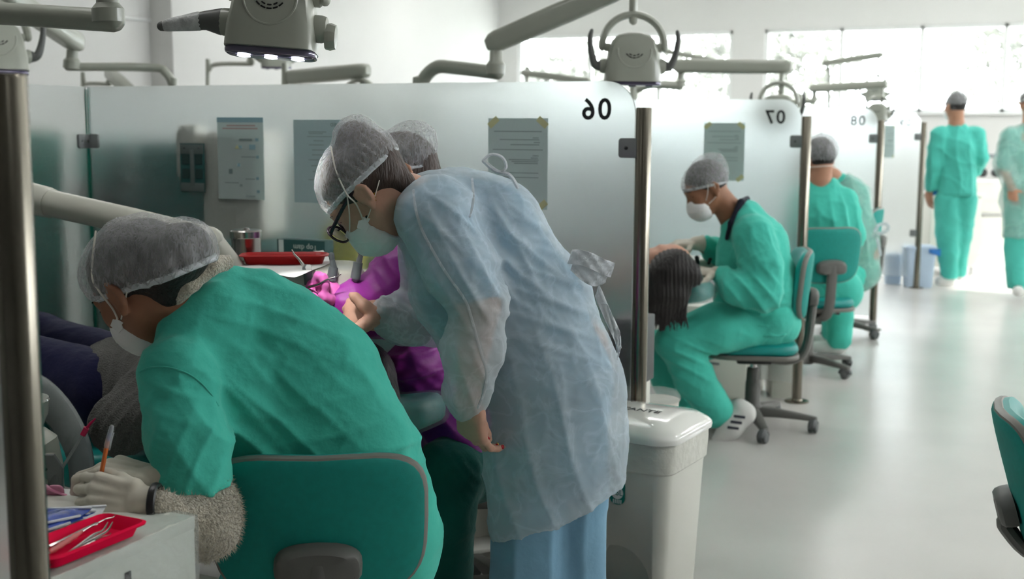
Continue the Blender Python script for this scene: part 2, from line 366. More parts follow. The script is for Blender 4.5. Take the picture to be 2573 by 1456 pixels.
# ------------------------------------------------------------------ smooth bodies (distance field -> one continuous surface)
def cone(a, ra, b, rb, sq=None, k=None): return ('c', np.array(a, float), float(ra), np.array(b, float), float(rb), sq, k)
def ell(c, rad, ax=None, k=None): return ('e', np.array(c, float), np.array(rad, float), ax, None, None, k)
def chain(pr, sq=None, k=None): return [cone(pr[i][0], pr[i][1], pr[i+1][0], pr[i+1][1], sq, k) for i in range(len(pr)-1)]
def sdf(prims, res=.008, k=.03, cuts=(), post=None, relax=1, subs=(), pre=0, precuts=()):
    lo = []; hi = []
    for p in prims:
        if p[0] == 'c': lo.append(np.minimum(p[1]-p[2], p[3]-p[4])); hi.append(np.maximum(p[1]+p[2], p[3]+p[4]))
        else: m = p[2].max(); lo.append(p[1]-m); hi.append(p[1]+m)
    L = np.min(lo, axis=0)-res*3; Hh = np.max(hi, axis=0)+res*3
    n = np.ceil((Hh-L)/res).astype(int)+1
    D = np.full(tuple(n), .2, np.float32)
    axs = [L[i]+res*np.arange(n[i]) for i in range(3)]
    def dist(p, X, Y, Z):
        if p[0] == 'c':
            _, a, ra, b, rb, sq, _k = p
            qx, qy, qz = X-a[0], Y-a[1], Z-a[2]; ba = b-a; sc_ = 1.
            if sq is not None:
                nv, s = sq; g = (1/s-1); dt = qx*nv[0]+qy*nv[1]+qz*nv[2]; qx = qx+g*dt*nv[0]; qy = qy+g*dt*nv[1]; qz = qz+g*dt*nv[2]; ba = ba+g*(ba@nv)*np.array(nv); sc_ = s**.5
            L2 = float(ba@ba)+1e-12; t = np.clip((qx*ba[0]+qy*ba[1]+qz*ba[2])/L2, 0, 1)
            return (np.sqrt((qx-t*ba[0])**2+(qy-t*ba[1])**2+(qz-t*ba[2])**2)-(ra+(rb-ra)*t))*sc_
        _, c, rad, ax, _a, _b, _k = p
        qx, qy, qz = X-c[0], Y-c[1], Z-c[2]
        if ax is not None: qx, qy, qz = [qx*e[0]+qy*e[1]+qz*e[2] for e in ax]
        k0 = np.sqrt((qx/rad[0])**2+(qy/rad[1])**2+(qz/rad[2])**2)
        k1 = np.sqrt((qx/rad[0]**2)**2+(qy/rad[1]**2)**2+(qz/rad[2]**2)**2)+1e-6
        return k0*(k0-1)/k1
    def region(p, pad, i):
        a = max(0, int((lo[i]-pad-L).min()/res)) if False else None
        l = np.clip(((lo[i]-pad-L)/res).astype(int), 0, n-1); h = np.clip(((hi[i]+pad-L)/res).astype(int)+2, 1, n)
        return tuple(slice(l[j], h[j]) for j in range(3))
    for i, p in enumerate(prims):
        kk = p[6] if p[6] is not None else k
        s = region(p, kk+res*3, i)
        X, Y, Z = axs[0][s[0]][:, None, None], axs[1][s[1]][None, :, None], axs[2][s[2]][None, None, :]
        d = dist(p, X, Y, Z); e = D[s]
        h = np.maximum(kk-np.abs(d-e), 0)/kk
        D[s] = np.minimum(d, e)-h*h*kk*.25
        if pre and i == pre-1:      # the first parts are trimmed before the rest joins them
            X, Y, Z = axs[0][:, None, None], axs[1][None, :, None], axs[2][None, None, :]
            for (pt, nv) in precuts: D = np.maximum(D, ((X-pt[0])*nv[0]+(Y-pt[1])*nv[1]+(Z-pt[2])*nv[2])).astype(np.float32)
    X, Y, Z = axs[0][:, None, None], axs[1][None, :, None], axs[2][None, None, :]
    for p in subs: D = np.maximum(D, -dist(p, X, Y, Z)).astype(np.float32)
    for (pt, nv) in cuts: D = np.maximum(D, ((X-pt[0])*nv[0]+(Y-pt[1])*nv[1]+(Z-pt[2])*nv[2])).astype(np.float32)
    S = D < 0
    nx, ny, nz = S.shape
    cnt = np.zeros((nx-1, ny-1, nz-1), np.int8); off = [(i, j, q) for i in (0, 1) for j in (0, 1) for q in (0, 1)]
    for (i, j, q) in off: cnt += S[i:nx-1+i, j:ny-1+j, q:nz-1+q]
    act = (cnt > 0) & (cnt < 8); ids = np.argwhere(act); idx = np.full(act.shape, -1, np.int32); idx[act] = np.arange(len(ids))
    C = np.stack([D[ids[:, 0]+i, ids[:, 1]+j, ids[:, 2]+q] for (i, j, q) in off], 1)
    acc = np.zeros((len(ids), 3)); num = np.zeros(len(ids)); O = np.array(off, float)
    for a in range(8):
        for b in range(a+1, 8):
            if abs(O[a]-O[b]).sum() == 1:
                m = (C[:, a] < 0) != (C[:, b] < 0); t = C[:, a]/(C[:, a]-C[:, b]+1e-12)
                acc[m] += O[a]+t[m, None]*(O[b]-O[a]); num[m] += 1
    v = L+res*(ids+acc/num[:, None]); Q = []
    for ax in range(3):
        o1, o2 = [(1, 2), (2, 0), (0, 1)][ax]
        sl0 = [slice(None)]*3; sl1 = [slice(None)]*3; sl0[ax] = slice(0, -1); sl1[ax] = slice(1, None)
        ch = S[tuple(sl0)] != S[tuple(sl1)]; e = np.argwhere(ch)
        e = e[(e[:, o1] > 0) & (e[:, o2] > 0) & (e[:, o1] < S.shape[o1]-1) & (e[:, o2] < S.shape[o2]-1)]
        def ci(d1, d2):
            q = e.copy(); q[:, o1] -= d1; q[:, o2] -= d2; return idx[q[:, 0], q[:, 1], q[:, 2]]
        f = np.stack([ci(1, 1), ci(0, 1), ci(0, 0), ci(1, 0)], 1)
        flip = ~S[e[:, 0], e[:, 1], e[:, 2]]; f[flip] = f[flip][:, ::-1]; Q.append(f)
    f = np.concatenate(Q); f = f[(f >= 0).all(1)]
    for _ in range(relax):
        A = np.zeros_like(v); c_ = np.zeros(len(v))
        for a in range(4):
            b = (a+1) % 4; np.add.at(A, f[:, a], v[f[:, b]]); np.add.at(A, f[:, b], v[f[:, a]]); np.add.at(c_, f[:, a], 1); np.add.at(c_, f[:, b], 1)
        v = .5*v+.5*A/np.maximum(c_, 1)[:, None]
    if post is not None:
        nn = np.zeros_like(v); fn = np.cross(v[f[:, 2]]-v[f[:, 0]], v[f[:, 3]]-v[f[:, 1]])
        for a in range(4): np.add.at(nn, f[:, a], fn)
        nn /= (np.linalg.norm(nn, axis=1, keepdims=True)+1e-12)
        v = v+nn*post(v)[:, None]
    return v, f
def smesh(name, vf, material, parent, smooth=3.2):
    v, f = vf; me = bpy.data.meshes.new(name)
    me.vertices.add(len(v)); me.vertices.foreach_set('co', v.astype(np.float32).ravel())
    me.loops.add(len(f)*4); me.loops.foreach_set('vertex_index', f.astype(np.int32).ravel())
    me.polygons.add(len(f)); me.polygons.foreach_set('loop_start', np.arange(0, len(f)*4, 4, dtype=np.int32))
    try: me.polygons.foreach_set('loop_total', np.full(len(f), 4, np.int32))
    except Exception: pass
    me.update(calc_edges=True); me.validate()
    return _finish(me, name, material, parent, smooth, False)
def pnoise(v, freq, seed=0, oct=6):
    rs = np.random.RandomState(seed); out = 0
    for i in range(oct):
        d = rs.normal(size=3); d /= np.linalg.norm(d); out = out+np.sin(v@d*freq*rs.uniform(.6, 1.7)+rs.uniform(0, 6.28))
    return out/oct**.5
def crumple(amp, freq, seed=0):
    def f(v):
        a = pnoise(v, freq, seed); b = pnoise(v, freq*1.9, seed+5)
        return amp*((1-np.minimum(np.abs(a)*1.3, 1))**2-.3)+amp*.5*((1-np.minimum(np.abs(b)*1.3, 1))**2-.3)
    return f
def folds(c, r, n, wl, amp, warp=1.2, seed=0):
    c = np.array(c, float); n = nrm(n)
    def f(v):
        q = v-c; w = np.exp(-(q**2).sum(1)/(r*r)); t = (q@n)/wl*PI+warp*pnoise(v, 9., seed)
        return amp*w*((1-np.abs(np.sin(t)))**1.6-.35)
    return f
def allf(*fs): return lambda v: sum(f(v) for f in fs)
# ================================================================== the room
PXX = -1.257; PY0 = 1.189; PST = 2.555; PH = 1.464; GH = 1.548; GD = 2.28
YF = 16.0; XL = -7.55; XR = 4.0; YB = -9.0; ZC = 3.4
def struct(o): o['kind'] = 'structure'; return o
# floor: sheet vinyl with thin welded seams
def floor_mat():
    m = mat('floor_vinyl', (202, 200, 196), .26, var=.035, vscale=2.2, bump=.05, bscale=3., bdist=.004, spec=.55, detail=6); return m
floor_mat()
mat('seam', (150, 152, 146), .4)
fl = struct(MB().box(((XL+XR)/2, (YF+YB)/2, -.05), (XR-XL+.4, YF-YB+.4, .1)).build('floor', 'floor_vinyl'))
for i, (x, y, l, ang) in enumerate([(-1.62, 6., 20, 0), (.36, 6., 20, 0)]):
    MB().box((x, y, .0004), (.006, l, .0012)).build('seam', 'seam', fl)
struct(MB().box(((XL+XR)/2, (YF+YB)/2, ZC+.05), (XR-XL+.4, YF-YB+.4, .1)).build('ceiling', 'ceiling_paint'))
wl = struct(MB().box((XL-.1, (YF+YB)/2, ZC/2), (.2, YF-YB, ZC)).build('wall_left', 'wall_paint'))
c0 = PX(435, 150, -7.3)[1]; c1 = PX(825, 150, -7.3)[1]
MB().box((-7.43, (c0+c1)/2, ZC/2), (.26, c1-c0, ZC)).build('pilaster', 'wall_paint', wl, bevel=.008)
MB().box((XL+.012, (YB+c0)/2, PX(300, 43, XL)[2]), (.024, c0-YB, .025)).build('rail', 'frame_white', wl, bevel=.004)
struct(MB().box(((XL+XR)/2, YB-.1, ZC/2), (XR-XL, .2, ZC)).build('wall_near', 'wall_paint'))
# far wall with two banks of windows
wt = PY(2300, 64, YF)[2]; wb = PY(2300, 283, YF)[2]
xa0, xa1 = PY(1300, 200, YF)[0], PY(1838, 200, YF)[0]; xb0, xb1 = PY(1918, 200, YF)[0], PY(2940, 200, YF)[0]
mb = MB()
def wpiece(x0, x1, z0, z1): mb.box(((x0+x1)/2, YF+.1, (z0+z1)/2), (x1-x0, .2, z1-z0))
wpiece(XL-.2, XR+.2, 0, wb); wpiece(XL-.2, XR+.2, wt, ZC); wpiece(XL-.2, xa0, wb, wt); wpiece(xa1, xb0, wb, wt); wpiece(xb1, XR+.2, wb, wt)
struct(mb.build('wall_far', 'wall_paint'))
clear('pane_glass', (235, 245, 250), .05, .03, 0.)
def window(name, x0, x1, mull):
    w = bpy.data.objects.new(name, None); link(w); w.location = (x0, YF, wb); w['kind'] = 'structure'
    f = MB(); t = .045
    f.box(((x0+x1)/2, YF+.06, wb+t/2), (x1-x0, .07, t)); f.box(((x0+x1)/2, YF+.06, wt-t/2), (x1-x0, .07, t))
    f.box((x0+t/2, YF+.06, (wb+wt)/2), (t, .07, wt-wb)); f.box((x1-t/2, YF+.06, (wb+wt)/2), (t, .07, wt-wb)); f.build('window_frame', 'frame_white', w, bevel=.004)
    MB().box(((x0+x1)/2, YF-.02, wb-.012), (x1-x0+.04, .1, .024)).build('window_sill', 'frame_white', w, bevel=.004)
    xs = [x0]+mull+[x1]
    for x in mull: MB().box((x, YF+.06, (wb+wt)/2), (.055, .07, wt-wb)).build('mullion', 'frame_white', w, bevel=.004)
    for a, b in zip(xs[:-1], xs[1:]): MB().box(((a+b)/2, YF+.06, (wb+wt)/2), (b-a-.04, .006, wt-wb-.05)).build('pane', 'pane_glass', w)
window('window_1', xa0, xa1, [PY(1480, 200, YF)[0], PY(1655, 200, YF)[0]])
window('window_2', xb0, xb1, [PY(q, 200, YF)[0] for q in (2110, 2312, 2522, 2735)])
# right wall (out of the frame): a band of high windows, lengthened for daylight; an added slab keeps sun off most
wz0, wz1 = 1.9, 2.6
bays = [(3.0, 6.8), (7.1, 10.9), (11.2, 15.4)]
mb = MB()
for (y0, y1, z0, z1) in [(YB, YF, 0, wz0), (YB, YF, wz1, ZC), (YB, 3.0, wz0, wz1), (6.8, 7.1, wz0, wz1), (10.9, 11.2, wz0, wz1), (15.4, YF, wz0, wz1)]: mb.box((XR+.1, (y0+y1)/2, (z0+z1)/2), (.2, y1-y0, z1-z0))
struct(mb.build('wall_right', 'wall_paint'))
for i, (wy0, wy1) in enumerate(bays):
    w3 = bpy.data.objects.new('window_%d' % (i+3), None); link(w3); w3.location = (XR, wy0, wz0); w3['kind'] = 'structure'
    f = MB()
    for (y0, y1, z0, z1) in ((wy0, wy1, wz0, wz0+.04), (wy0, wy1, wz1-.04, wz1), (wy0, wy0+.04, wz0, wz1), (wy1-.04, wy1, wz0, wz1)): f.box((XR+.06, (y0+y1)/2, (z0+z1)/2), (.06, y1-y0, z1-z0))
    f.build('window_frame', 'frame_white', w3, bevel=.004)
struct(MB().box((XR+1.1, 6.9, wz1+.12), (1.9, 8.4, .08)).build('sun_blocker', 'wall_paint', bevel=.01))  # unseen slab, added only to keep the sun out of the nearer window bays
def portal(c, sx, sy, d):
    ld = bpy.data.lights.new('window_portal', 'AREA'); ld.shape = 'RECTANGLE'; ld.size = sx; ld.size_y = sy; ld.cycles.is_portal = True
    lo = bpy.data.objects.new('window_portal', ld); link(lo); lo.location = c; lo.rotation_euler = Vector(d).to_track_quat('-Z', 'Z' if abs(d[2]) < .5 else 'Y').to_euler()
for (x0, x1) in ((xa0, xa1), (xb0, xb1)): portal(((x0+x1)/2, YF+.15, (wb+wt)/2), x1-x0, wt-wb, (0, -1, 0))
for (y0, y1) in bays: portal((XR+.15, (y0+y1)/2, (wz0+wz1)/2), y1-y0, wz1-wz0, (-1, 0, 0))
# ceiling luminaires (real fittings, above the frame)
mat('diffuser', (250, 250, 246), .5, emit=(246, 250, 246), estr=1.)
def luminaire(x, y, power, label):
    t = thing('ceiling_light', label, 'ceiling light', (x, y, ZC), 0, 'ceiling panel lights')
    f = MB()
    for dx, dy, sx, sy in ((0, .3, 1.24, .03), (0, -.3, 1.24, .03), (.605, 0, .03, .6), (-.605, 0, .03, .6)): f.box((dx, dy, -.02), (sx, sy, .04))
    f.build('frame', 'frame_white', t, local=True)
    MB().box((0, 0, -.006), (1.18, .58, .012)).build('diffuser', 'diffuser', t, local=True)
    ld = bpy.data.lights.new('panel_light', 'AREA'); ld.shape = 'RECTANGLE'; ld.size = 1.16; ld.size_y = .56; ld.energy = power*LAMP_STRENGTH; ld.color = (1., .99, .97)
    lo = bpy.data.objects.new('panel_light', ld); link(lo); lo.parent = t; lo.location = (0, 0, -.025)
for j, y in enumerate((-1.2, 2.4, 6.0, 9.6, 13.2)):
    for i, x in enumerate((-6.2, -2.6, 1.4)):
        pw = {0: .6, 1: 11, 2: 15, 3: 24, 4: 34}[j]
        luminaire(x, y, pw*(.3 if i == 0 else 1.), 'white ceiling light panel, row %s from the near end, %s' % (('first', 'second', 'third', 'fourth', 'fifth')[j], ('along the left wall', 'above the cubicles', 'above the aisle')[i]))
# trees outside the windows: trunk and clustered leaf cards with thickness
def tree(x, y, h, r, label, seed):
    rs = np.random.RandomState(seed); t = thing('tree', label, 'tree', (x, y, 0), 0, 'trees outside the windows')
    MB().tube([(x, y, 0), (x+.1, y, h*.4), (x-.05, y, h*.8)], [.14, .11, .05], 8).build('trunk', 'bark', t)
    v = []; f = []
    for i in range(4200):
        d = rs.normal(size=3); d /= np.linalg.norm(d); c = np.array([x, y, h*.65])+d*np.array([r, r*.7, h*.38])*rs.uniform(.3, 1.)
        a = nrm(rs.normal(size=3)); b = nrm(np.cross(a, rs.normal(size=3))); s = rs.uniform(.05, .11); n = len(v)
        v += [c-a*s, c+b*s*.5+a*.02, c+a*s, c-b*s*.5]; f.append((n, n+1, n+2, n+3))
    me = bpy.data.meshes.new('foliage'); me.from_pydata([tuple(map(float, p)) for p in v], [], f)
    o = _finish(me, 'foliage', 'leaf', t, None, False); o['kind'] = 'stuff'
    sm = o.modifiers.new('thick', 'SOLIDIFY'); sm.thickness = .008
for i, (x, y, h, r) in enumerate([(-5.4, 22, 4.2, 2.2), (-.6, 20.5, 5.0, 2.6), (4.6, 23, 5.2, 2.2), (-9.8, 24, 3.4, 1.8)]):
    tree(x, y, h, r, ('leafy tree outside the left window bank', 'tallest leafy tree behind the right window bank', 'leafy tree beyond the right end of the windows', 'small leafy tree at the left edge of the windows')[i], i+3)
mat('lawn', (196, 196, 190), .9)
struct(MB().box((-2, 40, -.2), (60, 47.5, .3)).build('ground', 'lawn'))

# ================================================================== posts, frosted panels, clamps
ORD = ['05', '06', '07', '08', '09', '10']
def post(i, label):
    y = PY0+PST*i; t = thing('partition_post', label, 'post', (PXX, y, 0), 0, 'steel partition posts')
    MB().lathe([(.0254, 0), (.0254, PH-.004), (.0235, PH), (.021, PH), (.019, PH-.03), (.0, PH-.03)], seg=28).build('tube', 'steel', t, local=True)
    MB().lathe([(.062, .001), (.062, .005), (.058, .008), (.03, .010), (.027, .016)], seg=28).build('floor_flange', 'steel', t, local=True)
    for z in (PH-.127, PH-.975):
        m = MB(); slab(m, rrect(.066, .062, .010), (-.044, -.019, z), (1, 0, 0), (0, 0, 1), (0, 1, 0), .009); m2 = MB()
        c = m.build('clamp', 'clamp_grey', t, bevel=.0015, local=True)
        b = MB(); slab(b, rrect(.066, .062, .010), (-.044, .010, z), (1, 0, 0), (0, 0, 1), (0, 1, 0), .009); bb = b.build('clamp_plate', 'clamp_grey', t, bevel=.0015, local=True)
        s = MB().lathe([(.006, 0), (.006, .003), (.0035, .004), (.0035, .001)], (-.050, -.019, z), (0, -1, 0), 14).build('screw', 'screw', None, local=True); s.parent = c
for i, l in enumerate(['big out-of-focus steel post at the left edge of the picture', 'steel post beside the standing blue-gowned woman, above the white pedal bin', 'steel post between the seated man and the two in cubicle 07', 'steel post right of the mirrored number 08', 'thin steel post right of the mirrored number 09, by the pale blue bins']): post(i, l)
gx1 = PXX-.028; gx0 = PXX-GD
def panel(i, label):
    """frosted glass with rounded top corner on the aisle side; the sub-numbers are applied film, seen from behind"""
    y = PY0+PST*i; t = thing('glass_partition', label, 'glass partition', ((gx0+gx1)/2, y, .1), 0, 'frosted glass partitions')
    w = gx1-gx0; z0 = .10; h = GH-z0; r = .10
    m = MB(); slab(m, [(p[0], p[1]) for p in rrect(w, h, [r, .006, .006, .006], 8)], ((gx0+gx1)/2, y-.005, (GH+z0)/2), (1, 0, 0), (0, 0, 1), (0, 1, 0), .01)
    m.build('pane', 'frosted_glass', t, smooth=.5)
    e = MB().box((gx0+.003, y, (GH+z0)/2), (.004, .0106, h-.02)); e.build('pane_edge', 'glass_edge', t)
    if i > 0 or True:
        nq = PY(1499, 277, PY0+PST-.006); text('number', ORD[i], .094, (nq[0], y-.0062, nq[2]), (-1, 0, 0), (0, 0, 1), 'number_black', t, bold=.0016)
    return t
GL = [panel(i, l) for i, l in enumerate(['frosted glass partition beside the left edge post', 'large frosted glass partition with the mirrored number 06 behind the women', 'frosted glass partition with the mirrored number 07 behind the seated man', 'frosted glass partition with the mirrored number 08', 'frosted glass partition with the mirrored number 09', ])]
def backpanel(i, label):
    y0 = PY0+PST*i+.012; y1 = PY0+PST*(i+1)-.012; x = gx0
    t = thing('glass_back_panel', label, 'glass partition', (x, (y0+y1)/2, .1), 0, 'frosted back panels')
    m = MB(); slab(m, rrect(y1-y0, GH-.1, .006, 2), (x-.005, (y0+y1)/2, (GH+.1)/2), (0, 1, 0), (0, 0, 1), (1, 0, 0), .01); m.build('pane', 'frosted_glass', t, smooth=.5)
    MB().box((x, y1-.003, (GH+.1)/2), (.0106, .004, GH-.12)).build('pane_edge', 'glass_edge', t)
    for z in (PH-.127, PH-.945):
        c = MB(); slab(c, rrect(.066, .055, .010), (x+.007, y1-.03, z), (0, 1, 0), (0, 0, 1), (1, 0, 0), .012); cc = c.build('hinge_clamp', 'clamp_grey', t, bevel=.002)
        d = MB(); slab(d, rrect(.05, .055, .010), (x+.032, y1-.004, z), (1, 0, 0), (0, 0, 1), (0, 1, 0), .012); d.build('hinge_clamp', 'clamp_grey', t, bevel=.002)
        for dy in (-.012, .012): MB().lathe([(.006, 0), (.006, .003), (.003, .003)], (x+.019, y1-.03+dy, z), (1, 0, 0), 10).build('screw', 'screw', cc)
for i in range(-1, 4): backpanel(i, ['frosted back panel off the left edge', 'greenish frosted back panel between the left post and panel 06', 'frosted back panel closing the cubicle of the seated man', 'frosted back panel closing the cubicle of the pair on chairs', 'frosted back panel nearest the pale blue bins'][i+1])

# ------------------------------------------------------------------ sheets fixed to the glass (seen through it) and other fittings on the glass
def poster(i, x0, y0, x1, y1, label, style, tapes=True):
    yw = PY0+PST*i-.0066; A = PY(x0, y0, yw); B = PY(x1, y1, yw); cx, cz = (A[0]+B[0])/2, (A[2]+B[2])/2; w, h = abs(B[0]-A[0]), abs(A[2]-B[2])
    t = thing('poster', label, 'poster', (cx, yw, cz-h/2), 0)
    MB().box((cx, yw, cz), (w, .0008, h)).build('sheet', 'paper_glass' if style != 2 else 'paper_blue', t)
    rs = np.random.RandomState(int(x0)); yy = yw-.0008
    def bar(u, v, bw, bh, m, n='print_line'): MB().box((cx-w/2+w*u, yy, cz+h/2-h*v), (bw*w, .0005, bh*h)).build(n, m, t)
    if style == 1:
        bar(.5, .03, 1., .06, 'ink_blue', 'header_band'); bar(.52, .10, .62, .016, 'ink_red'); bar(.5, .135, .76, .016, 'ink_red')
        for (u, v, bw, bh, m) in ((.62, .27, .28, .02, 'ink_dark'), (.86, .27, .07, .035, 'ink_blue'), (.5, .36, .07, .04, 'ink_blue'), (.76, .36, .13, .06, 'ink_blue'), (.68, .48, .32, .012, 'ink'), (.87, .48, .06, .035, 'ink_blue'), (.46, .58, .06, .04, 'ink_blue'), (.28, .66, .08, .06, 'ink_dark'), (.86, .74, .06, .035, 'ink_blue'), (.7, .75, .2, .012, 'ink'), (.3, .80, .3, .012, 'ink'), (.5, .83, .06, .03, 'ink'), (.87, .9, .06, .035, 'ink_blue'), (.7, .96, .2, .02, 'ink')): bar(u, v, bw, bh, m, 'print_block')
        tri = MB(); a = np.array([cx-w*.12, yy, cz+h*.12]); tri.add([a, a+[w*.1, 0, 0], a+[w*.05, 0, h*.045], a+[0, -.0004, 0], a+[w*.1, -.0004, 0], a+[w*.05, -.0004, h*.045]], [(0, 1, 2), (3, 5, 4), (0, 3, 4, 1), (1, 4, 5, 2), (2, 5, 3, 0)]); tri.build('warning_triangle', 'tape', t, None)
    elif style == 2:
        text('logo', 'IMED', h*.06, (cx+w*.34, yy, cz+h*.44), (-1, 0, 0), (0, 0, 1), 'ink_dark', t, .0003)
        for v, bw in ((.145, .36), (.165, .28), (.2, .5), (.25, .2), (.3, .3), (.36, .34), (.42, .3), (.48, .34), (.55, .28), (.62, .3), (.72, .34), (.8, .3)): bar(.5+rs.uniform(-.05, .05), v, bw, .008, 'ink')
    else:
        for v, bw, u in ((.145, .8, .5), (.215, .1, .8), (.235, .66, .53), (.265, .1, .82), (.29, .48, .62), (.345, .84, .5), (.41, .1, .8), (.435, .12, .78), (.455, .5, .6), (.475, .44, .62), (.495, .4, .64), (.6, .7, .5), (.65, .6, .55)): bar(u, v, bw, .009, 'ink')
    if tapes:
        for sx, sz, a in ((-1, 1, .7), (1, 1, -.7), (1, -1, .7), (-1, -1, -.7)):
            c, s = math.cos(a), math.sin(a); MB().box((cx+sx*w*.41, yw-.0012, cz+sz*h*.455), (.04*w/.21, .0006, .02*w/.21), fr=(np.array([c, 0, s]), np.array([0, 1., 0]), np.array([-s, 0, c]))).build('tape', 'tape', t)
poster(1, 545, 295, 665, 503, 'pale notice with icons left of the other sheets on panel 06', 1, False)
poster(1, 737, 301, 865, 513, 'plain grey-green sheet with small logo left of the standing woman on panel 06', 2, False)
poster(1, 1227, 297, 1375, 528, 'taped printed sheet under the left of the number 06', 3)
poster(2, 1770, 309, 1868, 455, 'taped printed sheet behind the seated man on panel 07', 3)
poster(4, 2219, 315, 2246, 397, 'small printed sheet left of the number 09', 3)
# dispenser back plate pressed to panel 06, seen through the glass as a crisp dark plate
t = thing('dispenser_bracket', 'dark grey dispenser back plate with four square holes on panel 06', 'dispenser', PY(484, 485, PY0+PST))
yw = PY0+PST-.008; A = PY(452, 360, yw); B = PY(516, 484, yw); cx, cz = (A[0]+B[0])/2, (A[2]+B[2])/2; w, h = B[0]-A[0], A[2]-B[2]
MB().box((cx, yw, cz), (w, .004, h)).build('plate', 'box_teal', t, bevel=.001)
mat('bracket_grey', (92, 104, 102), .6); mat('bracket_hole', (36, 62, 60), .6)
for v, hh in ((.12, .2), (.9, .18)): MB().box((cx, yw-.003, cz+h*(.5-v)), (w*.96, .003, h*hh)).build('cross_plate', 'bracket_grey', t, bevel=.001)
MB().box((cx+.002, yw-.004, cz), (w*.17, .003, h*.74)).build('spine', 'bracket_grey', t, bevel=.001)
for sx in (-.26, .28):
    for sz in (.17, -.12): MB().box((cx+sx*w, yw-.003, cz+sz*h), (w*.3, .002, h*.2)).build('hole', 'bracket_hole', t)
for sx in (-.3, .3): MB().lathe([(.003, 0), (.003, .002)], (cx+sx*w, yw-.004, cz+h*.4), (0, -1, 0), 8).build('screw', 'screw', t)
# white paper-towel dispenser hung on the far side of panel 06
t = thing('towel_dispenser', 'large white towel dispenser blurred behind panel 06', 'dispenser', PY(608, 610, PY0+PST+.08))
A = PY(531, 330, PY0+PST+.08); B = PY(690, 606, PY0+PST+.08); cx, cz = (A[0]+B[0])/2, (A[2]+B[2])/2; w, h = B[0]-A[0], A[2]-B[2]
m = MB(); slab(m, rrect(w, h, .04), (cx, PY0+PST+.012, cz), (1, 0, 0), (0, 0, 1), (0, 1, 0), .16, .03); m.build('body', 'bin_white', t)
MB().box((cx, PY0+PST+.175, cz-h*.3), (w*.7, .01, .02)).build('paper_slot', 'slot_black', t, bevel=.003)
MB().box((cx, PY0+PST+.13, cz-h*.48), (w*.6, .06, .01)).build('paper', 'paper_white', t)
t = thing('soap_dispenser', 'white soap dispenser behind the grey bracket on panel 06', 'dispenser', PY(488, 400, PY0+PST+.05))
A = PY(470, 320, PY0+PST+.05); m = MB(); slab(m, rrect(.10, .22, .03), (A[0]+.02, PY0+PST+.014, A[2]-.1), (1, 0, 0), (0, 0, 1), (0, 1, 0), .09, .025); m.build('body', 'bin_white', t)
MB().tube([(A[0]+.02, PY0+PST+.06, A[2]-.21), (A[0]+.02, PY0+PST+.06, A[2]-.25)], .012).build('spout', 'unit_grey', t)
def floorat(p): return (p[0], p[1], 0.)
